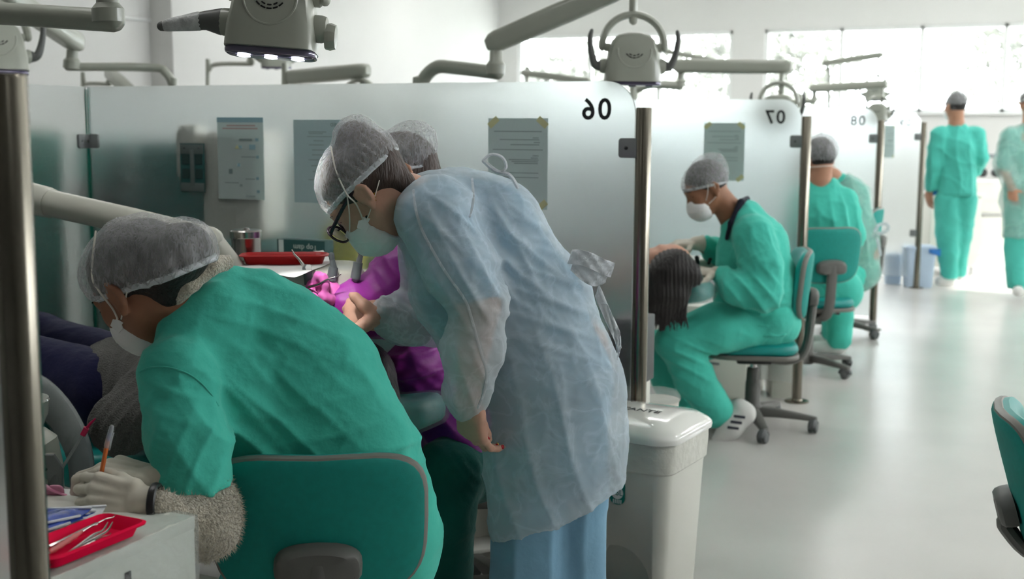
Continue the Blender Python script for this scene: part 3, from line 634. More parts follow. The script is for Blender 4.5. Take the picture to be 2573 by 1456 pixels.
# ================================================================== swivel chairs
def make_chair(loc, rz, zs, zb, label, a0=.3, bw=.42, bh=.33, tilt=.1):
    t = thing('swivel_chair', label, 'chair', (loc[0], loc[1], 0), rz, 'teal swivel work chairs')
    L = dict(local=True)
    MB().lathe([(.04, .045), (.048, .06), (.048, .10), (.036, .12), (.034, .22), (.028, .23), (.026, .24)], seg=20).build('base_hub', 'chair_grey', t, **L)
    for i in range(5):
        a = a0+2*PI*i/5; d = np.array([math.cos(a), math.sin(a), 0]); s = np.array([-d[1], d[0], 0]); rings = []
        for q, w, z1, z0 in ((.03, .030, .105, .06), (.12, .027, .10, .062), (.22, .023, .085, .058), (.29, .020, .075, .055), (.30, .015, .072, .057)):
            rings.append([d*q+s*w+ZZ*z0, d*q+s*w*.8+ZZ*z1, d*q-s*w*.8+ZZ*z1, d*q-s*w+ZZ*z0])
        lg = MB().loft(rings).build('leg', 'chair_grey', t, bevel=.005, **L)
        c = d*.285; m = MB().tube([c+ZZ*.07, c+ZZ*.05], .009, 8)
        b = s*math.cos(1.1*i)+d*math.sin(1.1*i); ax = np.cross(b, ZZ)
        cf = MB().tube([c+ZZ*.06, c+ZZ*.045], .01, 8); hood = arc(c+ZZ*.028+b*.01, .029, 15, 165, b, ZZ, 6); cf.tube(hood, .012, 6, flat=(ax, 1.6)); cf.build('castor_hood', 'wheel_grey', None, **L).parent = lg
        for sg in (-1, 1): MB().lathe([(.010, -.009), (.022, -.009), (.025, -.005), (.025, .005), (.022, .009), (.01, .009)], c+b*.01+ZZ*.026+ax*.011*sg, ax, 14).build('castor_wheel', 'wheel_grey', None, **L).parent = lg
    MB().tube([(0, 0, .2), (0, 0, zs-.09)], .017, 12).build('gas_piston', 'chrome', t, **L)
    MB().lathe([(.034, .12), (.036, .13), (.03, zs-.14), (.026, zs-.13)], seg=16).build('column_cover', 'chair_grey', t, **L)
    MB().box((0, 0, zs-.085), (.12, .16, .045)).build('mechanism', 'black_plastic', t, bevel=.008, **L)
    MB().tube([(.06, .04, zs-.09), (.15, .05, zs-.085), (.19, .06, zs-.10), (.23, .065, zs-.108)], [.006, .006, .008, .009], 8).build('height_lever', 'black_plastic', t, **L)
    m = MB(); slab(m, rrect(.46, .43, [.13, .13, .10, .10], 6), (0, .02, zs-.06), (1, 0, 0), (0, 1, 0), (0, 0, 1), .022, .008); m.build('seat_rim', 'chair_trim', t, **L)
    m = MB(); slab(m, rrect(.45, .42, [.13, .13, .10, .10], 6), (0, .02, zs-.04), (1, 0, 0), (0, 1, 0), (0, 0, 1), .05, .024); m.build('seat', 'chair_teal_vinyl', t, **L)
    # back support
    n = np.array([0, math.cos(tilt), math.sin(tilt)]); u = np.array([1., 0, 0]); v = np.array([0, -math.sin(tilt), math.cos(tilt)])
    B = np.array([0, -.225, zb])
    MB().tube(spline([(0, -.05, zs-.085), (0, -.17, zs-.092), (0, -.238, zs-.03), B-n*.046+v*(-.11), B-n*.045-v*.06], 5), .021, 10, flat=(u, 1.5)).build('back_post', 'chair_grey', t, **L)
    out = []
    W2, H2 = bw/2, bh/2
    for k in range(40):
        a = 2*PI*k/40; ex = .55; cx = math.copysign(abs(math.cos(a))**ex, math.cos(a)); sy = math.copysign(abs(math.sin(a))**ex, math.sin(a))
        out.append((W2*cx*(1+.05*(-sy)*-1*.3), H2*sy-.014*(1-cx*cx)*(1 if sy > 0 else 0)+.0))
    def ring(sc_, off, bend=.045): return [B+u*(x*sc_)+v*(y*sc_)+n*(off+bend*(x*sc_/W2)**2) for x, y in out]
    MB().loft([ring(.02, -.022), ring(.3, -.022), ring(.6, -.022), ring(.8, -.021), ring(.9, -.02), ring(.97, -.014), ring(.985, -.004)]).build('back_shell', 'chair_teal', t, **L)
    MB().loft([ring(.975, -.012), ring(1.0, -.009), ring(1.012, 0), ring(1.0, .009), ring(.975, .012)], cap=False).build('trim', 'chair_trim', t, **L)
    MB().loft([ring(.985, .004), ring(.97, .026), ring(.9, .038), ring(.75, .044), ring(.5, .046), ring(.25, .046), ring(.02, .046)]).build('back_cushion', 'chair_teal_vinyl', t, **L)
    o2 = []
    for k in range(28):
        a = 2*PI*k/28; cx = math.copysign(abs(math.cos(a))**.6, math.cos(a)); sy = math.copysign(abs(math.sin(a))**.6, math.sin(a)); o2.append((.088*cx, .04*sy+.008*(1-cx*cx)))
    Bb = B-v*bh*.22-n*.022; br = MB().loft([[Bb+u*x*s_+v*y*s_-n*h for x, y in o2] for s_, h in ((1., 0), (1., .018), (.94, .032), (.8, .04), (.3, .042))]).build('back_bracket', 'chair_grey', t, **L)
    for sx in (-.07, .07): MB().lathe([(.003, 0), (.003, .002)], Bb+u*sx-v*.012-n*.036, -n, 8).build('screw_hole', 'slot_black', None, **L).parent = br
    return t
A_ = P(800, 1325, 2.40); fd = V(-.10, 0, 1.); CH1 = A_+fd*.225
make_chair(CH1, math.atan2(-fd[0], fd[1]), .44, A_[2], 'near teal chair under the woman writing, its back toward us', bw=.44, bh=.325)
C2 = PZ(1888, 1075, 0); fd2 = V(-1, 0, .12)
make_chair(C2, math.atan2(-fd2[0], fd2[1]), .42, .70, 'teal chair under the seated man beside the post of cubicle 07', a0=.75)
C3 = P(2085, 640, 6.85); fd3 = V(-.25, 0, 1); C3b = C3+fd3*.225
make_chair(C3b, math.atan2(-fd3[0], fd3[1]), .43, C3[2], 'teal chair with its grey bracketed back toward us, in cubicle 07', a0=.1)
C4 = P(2205, 580, 8.3); fd4 = V(-1, 0, .45); C4b = C4+fd4*.225
make_chair(C4b, math.atan2(-fd4[0], fd4[1]), .44, C4[2], 'teal chair behind the bow of the gowned person in cubicle 07', a0=.5)
C5 = P(2540, 1190, 3.0); fd5 = V(.93, 0, -.26); C5b = C5+fd5*.235
make_chair(C5b, math.atan2(-fd5[0], fd5[1]), .44, C5[2], 'empty teal chair cut off by the right edge of the picture', a0=.9, tilt=.28, bw=.44, bh=.37)
C6 = P(1275, 1000, 3.45); fd6 = V(-1, 0, -.15)
make_chair(C6, math.atan2(-fd6[0], fd6[1]), .44, .72, 'teal chair under the purple-gowned operator, hidden behind the blue gown', a0=.2)

# ================================================================== dental lights
def lamp_head(t, o, x, z, w=.2, on=False, mirror=1, film=False):
    """shell seen from its back; x: width axis, z: up, back faces -y = x cross z"""
    x = nrm(x); z = nrm(np.array(z)-x*(np.array(z)@x)); y = np.cross(z, x); o = np.array(o); s = w/.2
    def L(a, b, c): return o+(x*a+y*b+z*c)*s
    prof = [(-.1, -.075), (-.098, -.03), (-.088, .03), (-.075, .07), (-.055, .088), (-.02, .096), (.02, .096), (.055, .088), (.075, .07), (.088, .03), (.098, -.03), (.1, -.075)]
    rings = []
    for k, b, dz in ((.55, -.058, .01), (.86, -.054, .004), (.96, -.042, 0), (1, -.02, 0), (1, .03, 0), (.95, .055, 0), (.8, .062, 0)): rings.append([L(a*k, b, c if i in (0, 11) else c*k+dz) for i, (a, c) in enumerate(prof)])
    sh = MB().loft(rings).build('shell', 'lamp_shell', t, smooth=.8)
    MB().tube(arc(L(0, -.056, .03), .058*s, 175, 365, x, z, 20), .0035*s, 8).build('cover_ridge', 'lamp_shell', sh)
    for r_, n in ((.036, 5), (.028, 3)):
        for i in range(n):
            a = -90+(i-(n-1)/2)*22*(.036/r_); MB().tube(arc(L(0, -.0585, .042), r_*s, a-7, a+7, x, z, 3), .0018*s, 6).build('vent_slot', 'slot_black', sh)
    m = MB(); slab(m, rrect(.2*s, .09*s, .03*s), L(0, .002, -.088), x, y, z, .014*s, .004*s); ln = m.build('lens', 'lens', t)
    for q in (-.06, .0, .06):
        MB().lathe([(.012*s, -.003*s), (.015*s, .004*s), (.006*s, .006*s)], L(q, 0, -.088), -z, 14).build('led', 'led_on' if on else 'chrome', ln)
    for sg in (-1, 1):
        bz = MB(); bz.lathe([(.0, 0), (.03, 0), (.03, .02), (.027, .03), (.022, .032), (.0, .032)], L(.088*sg, 0, -.02), x*sg, 18); bz.build('handle_boss', 'lamp_shell', t)
        MB().lathe([(.0, 0), (.017, 0), (.017, .018), (.013, .022), (0, .022)], L(.082*sg, 0, .045), x*sg, 14).build('pivot_boss', 'lamp_shell', t)
        if mirror == 1:
            pts = [L(.115*sg, 0, -.02), L(.135*sg, -.01, -.015), L(.15*sg, -.02, .03), L(.155*sg, -.03, .075), L(.150*sg, -.035, .1)]; rr = [.02*s, .014*s, .011*s, .009*s, .006*s]
            MB().tube(spline(pts, 5), np.interp(np.linspace(0, 4, 21), range(5), rr), 12).build('handle', 'lamp_grey', t)
    if mirror == 2:
        pts = [L(-.115, 0, -.02), L(-.15, 0, -.02), L(-.2, 0, -.03), L(-.245, 0, -.04)]
        h = MB().tube(pts, [.03*s, .021*s, .016*s, .011*s], 14).build('handle', 'lamp_grey', t)
        MB().tube([L(-.165, 0, -.0225), L(-.19, 0, -.028), L(-.215, 0, -.033), L(-.235, 0, -.0375)], [.0212*s, .0185*s, .016*s, .0135*s], 12).build('handle_film', 'film_white', t)
        MB().lathe([(.0, 0), (.028, 0), (.03, .01), (.026, .022), (.0, .024)], L(.118, 0, -.035), x, 9).build('handle', 'lamp_shell', t)
    # yoke
    yk = arc(L(0, 0, .05), .11*s, 0, 180, x, z, 20)
    MB().tube([L(.11, 0, .045)]+yk+[L(-.11, 0, .045)], .013*s, 8, flat=(y, 1.7)).build('yoke', 'lamp_arm', t)
    return L(0, 0, .16)
def spring_arm(mb, a, b, w, h, fr=None):
    a = np.array(a); b = np.array(b); d = nrm(b-a); s = nrm(np.cross(d, ZZ)); n = np.cross(s, d); rings = []; Ln = np.linalg.norm(b-a)
    for q, k in ((-.5*h, .55), (-.2*h, .9), (.1*h, 1), (Ln*.5, 1.06), (Ln-.1*h, .97), (Ln+.2*h, .88), (Ln+.45*h, .5)):
        rings.append([a+d*q+s*(x*w*k)+n*(y*h*k) for x, y in rrect(1, 1, .28, 3)])
    return mb.loft(rings)
def joint(mb, a, b, r): # stepped vertical coupling
    a = np.array(a); b = np.array(b); l = np.linalg.norm(b-a); return mb.lathe([(r*1.5, 0), (r*1.5, l*.35), (r*1.05, l*.5), (r, l)], a, b-a, 16)
def light(label, parts, head=None):
    t = thing('dental_light', label, 'dental light', parts['base'], 0, 'dental lights on jointed arms')
    if 'tube' in parts: pts, r = parts['tube']; pts = [np.array(floorat(pts[0]))]+list(pts); MB().tube(spline(pts, 6), r, 14).build('pole_arm', 'lamp_arm', t)
    for i, (a, b, w, h) in enumerate(parts.get('spring', [])):
        spring_arm(MB(), a, b, w, h).build('spring_arm', 'lamp_arm', t, bevel=.0)
    for a, b, r in parts.get('joint', []): joint(MB(), a, b, r).build('joint', 'lamp_arm', t)
    for a, b, r in parts.get('stem', []): MB().tube([a, b], r, 12).build('stem', 'lamp_arm', t)
    if head: lamp_head(t, *head[0], **head[1])
    return t
# near cubicle light (switched on)
d = 2.72; o = P(688, 42, d); xx = V(.995, -.07, .0)
t = light('lit dental light hanging above the writing woman, lens glowing', dict(base=floorat(P(-120, 400, 3.0)),
    tube=([P(-170, 1500, 3.0), P(-170, 300, 3.0), P(-160, 60, 3.0), P(-120, 30, 3.0), P(0, 34, 2.95), P(285, 52, 2.85)], .026),
    joint=[(P(273, 55, 2.85), P(268, -40, 2.85), .024)],
    spring=[(P(275, -90, 2.85), P(640, -190, 2.75), .06, .075)], stem=[(P(690, -190, 2.72), P(688, -118, 2.72), .018)]),
    head=((o, xx, V(.07, .98, .12)), dict(w=.195, on=True, mirror=2)))
ld = bpy.data.lights.new('led_beam', 'SPOT'); ld.energy = 34; ld.spot_size = .5; ld.spot_blend = .5; ld.shadow_soft_size = .05; ld.color = (1., .98, .95)
lo = bpy.data.objects.new('led_beam', ld); link(lo); lp = P(690, 150, 2.72); tgt = P(860, 800, 3.05); lo.location = lp; lo.rotation_euler = Vector(tgt-lp).to_track_quat('-Z', 'Y').to_euler()
# cubicle behind panel 06
hd = 5.0; hw = .225
light('dental light with arched yoke beside the mirrored number 06', dict(base=floorat(P(1055, 300, 5.45)),
    tube=([P(1050, 900, 5.45), P(1052, 260, 5.45), P(1062, 205, 5.45), P(1095, 170, 5.4), P(1140, 170, 5.35), P(1250, 183, 5.2)], .029),
    joint=[(P(1245, 186, 5.2), P(1247, 118, 5.2), .026)], spring=[(P(1247, 104, 5.2), P(1605, -50, 5.0), .075, .085)], stem=[(P(1592, -40, 5.0), P(1591, 52, 5.0), .017)]),
    head=((P(1590, 152, hd), V(1, -.01, .0), ZZ), dict(w=hw)))
# cubicle behind panel 07
light('dental light arm reaching right above the mirrored number 07', dict(base=floorat(P(1590, 300, 7.8)),
    tube=([P(1590, 700, 7.8), P(1592, 250, 7.8), P(1602, 225, 7.8), P(1640, 213, 7.75), P(1708, 216, 7.7)], .026),
    joint=[(P(1710, 218, 7.7), P(1712, 182, 7.7), .022)], spring=[(P(1708, 166, 7.7), P(1975, 168, 7.3), .075, .082)], stem=[(P(1966, 180, 7.3), P(1962, 232, 7.3), .016)]),
    head=((P(1955, 278, 7.3), V(.9, 0, -.4), ZZ), dict(w=.2)))
# cubicle behind panel 08 and 09
light('thin grey light arm above the mirrored number 08, lower of two', dict(base=floorat(P(2008, 300, 10.2)),
    tube=([P(2006, 700, 10.2), P(2008, 275, 10.2), P(2016, 256, 10.2), P(2046, 254, 10.1)], .024),
    joint=[(P(2046, 256, 10.1), P(2046, 228, 10.1), .018)], spring=[(P(2044, 222, 10.1), P(2222, 212, 9.6), .065, .065)], stem=[(P(2217, 218, 9.6), P(2216, 255, 9.6), .014)]),
    head=((P(2205, 284, 9.6), V(.9, 0, -.4), ZZ), dict(w=.16)))
light('thin grey light arm above the mirrored number 08, upper of two', dict(base=floorat(P(2082, 300, 12.6)),
    tube=([P(2082, 700, 12.6), P(2082, 250, 12.6), P(2083, 200, 12.6), P(2082, 175, 12.6)], .018),
    joint=[(P(2080, 178, 12.6), P(2078, 162, 12.6), .018)], spring=[(P(2074, 159, 12.6), P(2212, 138, 12.2), .065, .062)], stem=[(P(2208, 144, 12.2), P(2206, 208, 12.2), .012)]),
    head=((P(2200, 232, 12.2), V(.9, 0, -.4), ZZ), dict(w=.2)))
# the row behind the back panels
light('grey light arm descending behind the left post to a bent tube', dict(base=floorat(P(430, 300, 6.2)),
    tube=([P(436, 900, 6.2), P(436, 260, 6.2), P(432, 210, 6.2), P(415, 182, 6.2), P(380, 170, 6.2), P(172, 168, 6.1)], .021),
    joint=[(P(180, 172, 6.1), P(183, 118, 6.1), .027)], spring=[(P(190, 106, 6.1), P(20, -10, 5.4), .085, .09)]))
light('dental light with film over its lens at the left edge above the post', dict(base=floorat(P(-160, 300, 5.2)),
    tube=([P(-180, 900, 5.2), P(-180, 300, 5.2), P(-170, -60, 5.2), P(-100, -120, 5.2), P(-10, -140, 5.2)], .022), stem=[(P(-12, -130, 5.2), P(-10, 40, 5.2), .016)]),
    head=((P(-12, 125, 5.2), V(.8, .0, .55), V(.2, .9, .3)), dict(w=.245)))
light('pale thin light arm lying low behind the glass near the left corner', dict(base=floorat(P(210, 300, 8.4)),
    tube=([P(206, 900, 8.4), P(208, 240, 8.4), P(216, 212, 8.4), P(275, 212, 8.4)], .014), joint=[(P(274, 214, 8.4), P(276, 190, 8.4), .016)],
    spring=[(P(276, 184, 8.4), P(330, 232, 8.0), .075, .075)]))
light('thin bent arm and small light below the lit dental light', dict(base=floorat(P(522, 300, 8.6)),
    tube=([P(522, 900, 8.6), P(522, 210, 8.6), P(526, 178, 8.6), P(545, 162, 8.6), P(632, 161, 8.5)], .015), joint=[(P(630, 162, 8.5), P(630, 132, 8.5), .018)],
    spring=[(P(634, 128, 8.5), P(700, 100, 8.4), .05, .05)]), head=((P(694, 140, 8.4), V(.95, 0, .3), ZZ), dict(w=.2)))
light('short grey spring arm rising just above the top edge of panel 06', dict(base=floorat(P(1010, 300, 6.6)),
    tube=([P(716, 900, 7.3), P(716, 215, 7.3), P(717, 204, 7.3)], .02), spring=[(P(735, 195, 7.3), P(915, 178, 6.9), .08, .082)], stem=[(P(911, 190, 6.9), P(910, 238, 6.9), .014)]),
    head=((P(905, 275, 6.9), V(.9, 0, -.4), ZZ), dict(w=.2)))
light('slim grey arm sloping behind the top of panel 06, right half', dict(base=floorat(P(1322, 300, 10.5)),
    tube=([P(1325, 900, 10.5), P(1325, 230, 10.5), P(1325, 190, 10.5)], .014), spring=[(P(1318, 183, 10.5), P(1480, 205, 10.0), .055, .055)]))
light('faint pale arm sloping down behind the arched-yoke light', dict(base=floorat(P(1660, 300, 13.)),
    tube=([P(1652, 900, 13.), P(1652, 180, 13.), P(1655, 128, 13.)], .014), spring=[(P(1662, 127, 13.), P(1795, 152, 12.5), .05, .05)]))

# ================================================================== pedal bins
def pedal_bin(o, fn, h, w, dp, label, lid=True, txt=None, sticker=None, material='bin_white'):
    fn = nrm(fn); s = np.cross(ZZ, fn); o = np.array([o[0], o[1], 0.])   # s: right when facing the front
    t = thing('pedal_bin', label, 'bin', o, 0, 'white pedal bins')
    def L(a, b, c): return o+s*a+fn*b+ZZ*c
    rings = [[L(x*k, y*k, z) for x, y in rrect(w, dp, .045, 5)] for k, z in ((.80, 0), (.82, .008), (.93, h*.72), (.97, h*.80), (.985, h*.92), (.98, h*.92))]
    body = MB().loft(rings).build('body', 'bin_white' if material == 'bin_white' else material, t, smooth=.5)
    aw = w*.29; out = [(-aw, -.02), (aw, -.02)]+[(aw*math.cos(math.radians(a)), h*.13+h*.20*math.sin(math.radians(a))) for a in range(0, 181, 15)]
    cut = MB(); cut.loft([[L(x, dp*.18, z) for x, z in out], [L(x*1.15, dp*.7, z*1.05) for x, z in out]]); co = cut.build('cut', None)
    mo = body.modifiers.new('recess', 'BOOLEAN'); mo.operation = 'DIFFERENCE'; mo.object = co; mo.solver = 'EXACT'
    bpy.context.view_layer.update(); me = bpy.data.meshes.new_from_object(body.evaluated_get(bpy.context.evaluated_depsgraph_get()))
    body.modifiers.clear(); body.data = me; bpy.data.objects.remove(co)
    MB().loft([[L(x, y, z) for x, y in rrect(w*.4, .07, .015, 3)] for z in ()] or [[L(x, dp*.40+y, .035+z) for x, z in ((-w*.2, -.006), (w*.2, -.006), (w*.2, .008), (-w*.2, .008))] for y in (-.10, .0, .055)]).build('pedal', material if material != 'bin_white' else 'bin_lid', t, bevel=.004)
    fl_ = MB().loft([[L(x*k, y*k, z) for x, y in rrect(w, dp, .05, 5)] for k, z in ((.955, h*.74), (.985, h*.75), (1.005, h*.86), (1.0, h*.93))])
    fl_.build('bag_edge', 'bag_film', t)
    if lid:
        ld_ = MB().loft([[L(x*k, y*k, z) for x, y in rrect(w*1.07, dp*1.09, .07, 7)] for k, z in ((.97, h*.90), (1.0, h*.905), (1.01, h*.925), (.995, h*.94), (.95, h*.955), (.8, h*.985), (.5, h*1.0), (.15, h*1.005))]).build('lid', 'bin_lid', t, smooth=.7)
        MB().box(L(0, -dp*.58, h*.93), (w*.5, .03, .03), fr=(s, fn, ZZ)).build('hinge', 'bin_lid', t, bevel=.008)
        if txt: text('lid_lettering', txt, .040, -s*.085+L(-.0, .01, h*1.0065), -s*-1, -fn, 'number_black', t, .0006)
    if sticker:
        c = L(sticker[0], dp*.468, sticker[1]); m = MB(); slab(m, rrect(.048, .086, .02), c, s, ZZ, fn, .0016); sk = m.build('sticker', 'sticker_teal', t)
        MB().lathe([(.019, 0), (.019, .0006)], c+fn*.0018+ZZ*(-.008), fn, 20).build('sticker_disc', 'paper_white', sk)
        text('sticker_text', '66L', .024, c+fn*.0028+ZZ*(-.008), s, ZZ, 'sticker_teal', sk, .0002)
        MB().box(c+fn*.002+ZZ*.036, (.03, .012, .001), fr=(s, ZZ, fn)).build('sticker_red', 'sticker_red', sk)
        for q in range(5): MB().box(c+fn*.002+ZZ*(-.034)+s*(-.012+.006*q), (.003, .012, .001), fr=(s, ZZ, fn)).build('sticker_bar', 'paper_white', sk)
    return t
BO = P(1606, 1300, 3.60)
pedal_bin(BO, V(-.50, 0, -.85), .565, .33, .33, 'white pedal bin with glossy lettered lid in front of the post', txt='DESINFECTANTE', sticker=(.0, .36))
BO2 = PZ(1172, 1372, 0)
pedal_bin(BO2, V(.45, 0, -.88), .50, .30, .28, 'white pedal bin half hidden between the dark green trousers and blue gown')
# pale blue bins far down the aisle, behind panel 09
def tub(px0, px1, yt, yb, label, bag=False):
    c = PZ((px0+px1)/2, yb-3, 0); w = (px1-px0)*12.0/FPX; h = P((px0+px1)/2, yt, float((c-CAMP)@AW))[2]
    t = thing('waste_bin', label, 'bin', c, 0, 'pale blue bins')
    MB().loft([[np.array(c)+RT*x*k+AW*y*k+ZZ*z for x, y in rrect(w, w*.8, .03, 3)] for k, z in ((.84, 0), (1., h*.93), (1.05, h*.94), (1.05, h), (.96, h), (.9, h*.3), (.1, h*.28))]).build('body', 'bin_bluish', t)
    MB().loft([[np.array(c)+RT*x*k+AW*y*k+ZZ*z for x, y in rrect(w, w*.8, .03, 3)] for k, z in ((1.06, h*.99), (1.08, h*1.02), (.9, h*1.06), (.3, h*1.07))]).build('lid', 'bin_bluish', t)
    if bag: MB().sheet([[np.array(c)+RT*(w*(.2+.40*u))+AW*(-w*.44)+ZZ*(h*(.99-.10*v)-.03*u*v) for v in np.linspace(0, 1, 4)] for u in np.linspace(0, 1, 6)], .006).build('bag_corner', 'bag_blue', t)
tub(2222, 2262, 640, 716, 'pale blue bin left of the thin far post'); tub(2272, 2338, 622, 724, 'pale blue bin with a blue bag behind the thin far post', True)

# ================================================================== near cabinet with trays
zc = .70; K0 = PZ(490, 1297, zc); KX = K0[0]; KY = K0[1]
t = thing('cabinet', 'white wrapped cabinet with a pink tray at the lower left corner', 'cabinet', (KX-.3, KY-.22, 0))
MB().box((KX-.3, KY-.22, zc-.012), (.6, .44, .024)).build('top_board', 'cabinet_white', t, bevel=.002)
MB().box((KX-.3, KY-.22, .372), (.56, .436, .606)).build('carcass', 'cabinet_white', t, bevel=.002)
for i, (z0, z1) in enumerate(((.50, .678), (.29, .494), (.09, .284))):
    dr = MB().box((KX-.009, KY-.22, (z0+z1)/2), (.018, .436, z1-z0)).build('drawer', 'cabinet_white', t, bevel=.002)
    if i: MB().tube(arc((KX+.002, KY-.22, (z0+z1)/2+.02), .04, 20, 160, (0, 1, 0), ZZ, 8), .006, 8).build('handle', 'black_plastic', dr)
    if i == 0: MB().box((KX+.0015, PX(320, 1445, KX)[1], PX(320, 1452, KX)[2]), (.003, .014, .02)).build('keyhole', 'black_plastic', dr, bevel=.001)
for sx in (-.5, -.1):
    for sy in (-.38, -.06): MB().lathe([(.02, 0), (.022, .02), (.014, .06), (.014, .07)], (KX+sx, KY+sy, 0), ZZ, 12).build('castor', 'wheel_grey', t)
rs = np.random.RandomState(3)
MB().sheet([[np.array([KX-.075+.078*u, KY-.44+.442*v, zc+.0025+.0012*rs.normal()]) for v in np.linspace(0, 1, 30)] for u in np.linspace(0, 1, 8)], .0006).build('wrap_film', 'film_wrap', t, smooth=1.2)
MB().sheet([[np.array([KX+.0045+.0008*rs.normal(), KY-.44+.442*v, zc+.002-.13*u]) for v in np.linspace(0, 1, 30)] for u in np.linspace(0, 1, 9)], .0006).build('wrap_film', 'film_wrap', t, smooth=1.2)
def tray(name, label, corners, z, depth, lip, material, cat='tray', rad=.018):
    c = np.mean(corners, 0); a = nrm(corners[1]-corners[0]); ln = np.linalg.norm(corners[1]-corners[0]); w = np.linalg.norm(corners[2]-corners[1]); b = nrm(np.cross(ZZ, a))
    t = thing(name, label, cat, (c[0], c[1], z))
    R = lambda k, dz: [np.array([c[0], c[1], z])+a*x+b*y+ZZ*dz for x, y in rrect(ln-2*k, w-2*k, max(.004, rad-k*.3), 4)]
    MB().loft([R(.012, 0), R(.004, depth*.9), R(-.002, depth), R(-.004, depth-.003), R(-.005, depth-.0005), R(.0, depth+.002), R(.006, depth*.85), R(.015, .003)]).build('dish', material, t)
    return t, a, b, c
zt = zc+.006
q = [PZ(*p, zt+.016) for p in ((118, 1422), (358, 1324), (252, 1303), (60, 1376))]
tr, ta, tb, tcn = tray('instrument_tray', 'bright pink plastic tray of instruments on the near cabinet', q, zt, .022, .01, 'tray_pink')
def tool(label, p0, p1, z0, z1, radii, material, tip=None, name='dental_instrument', pairs=False):
    a, b = PZ(*p0, z0), PZ(*p1, z1); t = thing(name, label, 'instrument', a, 0, 'instruments in the pink tray')
    pts = [a+(b-a)*u+ZZ*.0005 for u in np.linspace(0, 1, len(radii))]
    MB().tube(pts, radii, 10).build('handle', material, t)
    d_ = nrm(b-a); s_ = np.cross(d_, ZZ)
    for (e, sg) in ((b, 1),)+(((a, -1),) if tip == 2 else ()):
        MB().tube(spline([e-d_*.004*sg, e+d_*.02*sg, e+d_*.032*sg+s_*.006, e+d_*.042*sg+s_*.002], 4), np.linspace(.0016, .0006, 13), 8).build('tip', 'instrument', t)
    return t
zi = zt+.008
tool('thin silver probe at the far side of the pink tray', (125, 1375), (240, 1318), zi, zi+.012, [.0028]*6, 'instrument', 2)
tool('coral ribbed instrument lying in the pink tray', (128, 1388), (205, 1338), zi, zi+.010, [.0035, .005, .004, .005, .004, .005, .004, .005, .003, .0025], 'instrument_pink', 2)
tw = thing('tweezers', 'bent steel tweezers in the middle of the pink tray', 'instrument', PZ(200, 1380, zi), 0, 'instruments in the pink tray')
for k, dx in ((0, 0), (1, 12)):
    MB().tube(spline([PZ(142, 1412, zi), PZ(190+dx*.4, 1378, zi+.003), PZ(235+dx, 1345+dx*.3, zi+.006), PZ(258+dx, 1334, zi+.008), PZ(271+dx, 1313, zi+.012)], 6), np.concatenate([np.linspace(.0030, .0042, 12), np.linspace(.004, .0009, 13)]), 8, flat=(ZZ, .4)).build('arm', 'instrument', tw)
tool('dark scaler with a greenish handle at the near side of the pink tray', (150, 1408), (235, 1362), zi, zi+.004, [.004, .005, .005, .0045, .004], 'instrument', 2)
# packaged pouches and papers behind the tray
def pouch(label, pts, z, material, txt, rz=0):
    a = [PZ(*p, z) for p in pts]; t = thing('sterile_pouch', label, 'pouch', np.mean(a, 0), 0, 'sealed pouches on the cabinet')
    g = [[(a[0]*(1-u)+a[1]*u)*(1-v)+(a[3]*(1-u)+a[2]*u)*v+ZZ*(.006*math.sin(PI*u)*math.sin(PI*v)+.0015*math.sin(9*u+3*v)) for v in np.linspace(0, 1, 9)] for u in np.linspace(0, 1, 12)]
    MB().sheet(g, .0015).build('film', material, t, smooth=1.2)
    e1 = nrm(a[1]-a[0]); MB().tube([a[0]+ZZ*.002, a[1]+ZZ*.002], .0025, 6).build('seal', 'pouch_white', t); MB().tube([a[3]+ZZ*.002, a[2]+ZZ*.002], .0025, 6).build('seal', 'pouch_white', t)
    return t
pouch('white sterile pouch half under the blue ones', ((60, 1330), (250, 1300), (265, 1275), (80, 1285)), zt+.004, 'pouch_white', '')
pouch('blue printed sterile pouch right behind the pink tray', ((70, 1352), (175, 1318), (238, 1288), (90, 1296)), zt+.008, 'pouch_blue', '')
pouch('blue printed sterile pouch next to the post', ((60, 1330), (200, 1300), (228, 1280), (80, 1282)), zt+.014, 'pouch_blue', '')
bd = thing('clipboard', 'dark clipboard with loose papers under the gloved hands', 'clipboard', P(230, 1255, 2.32))
zb_ = PZ(240, 1258, .0)[2]; zq = .685
cb = [PZ(*p, zq) for p in ((70, 1270), (330, 1262), (400, 1232), (120, 1240))]
MB().sheet([[(cb[0]*(1-u)+cb[1]*u)*(1-v)+(cb[3]*(1-u)+cb[2]*u)*v for v in np.linspace(0, 1, 3)] for u in np.linspace(0, 1, 3)], .004).build('board', 'board_red', bd)
MB().sheet([[(cb[0]*(1-u)+cb[1]*u)*(1-v)+(cb[3]*(1-u)+cb[2]*u)*v+ZZ*(.005+.03*max(0, .25-u)*v) for v in np.linspace(.02, .98, 6)] for u in np.linspace(.03, .97, 8)], .0012).build('paper', 'paper_white', bd)
cr = [P(178, 1238, 2.36), P(262, 1256, 2.34), P(300, 1252, 2.40), P(200, 1246, 2.42)]
MB().sheet([[(cr[0]*(1-u)+cr[1]*u)*(1-v)+(cr[3]*(1-u)+cr[2]*u)*v for v in np.linspace(0, 1, 3)] for u in np.linspace(0, 1, 3)], .001).build('paper', 'paper_white', bd)
pc = thing('pink_clamp', 'pink plastic clamp lying behind the pouches', 'clamp', P(140, 1250, 2.3))
MB().tube(spline([P(96, 1212, 2.28), P(130, 1232, 2.28), P(165, 1246, 2.28), P(190, 1258, 2.28)], 5), np.linspace(.008, .003, 16), 8, flat=(ZZ, .5)).build('jaw', 'clip_pink', pc)
m = MB(); slab(m, rrect(.034, .036, .012), P(136, 1245, 2.28), RT, ZZ, AW, .01, .003); m.build('hinge', 'clip_pink', pc)
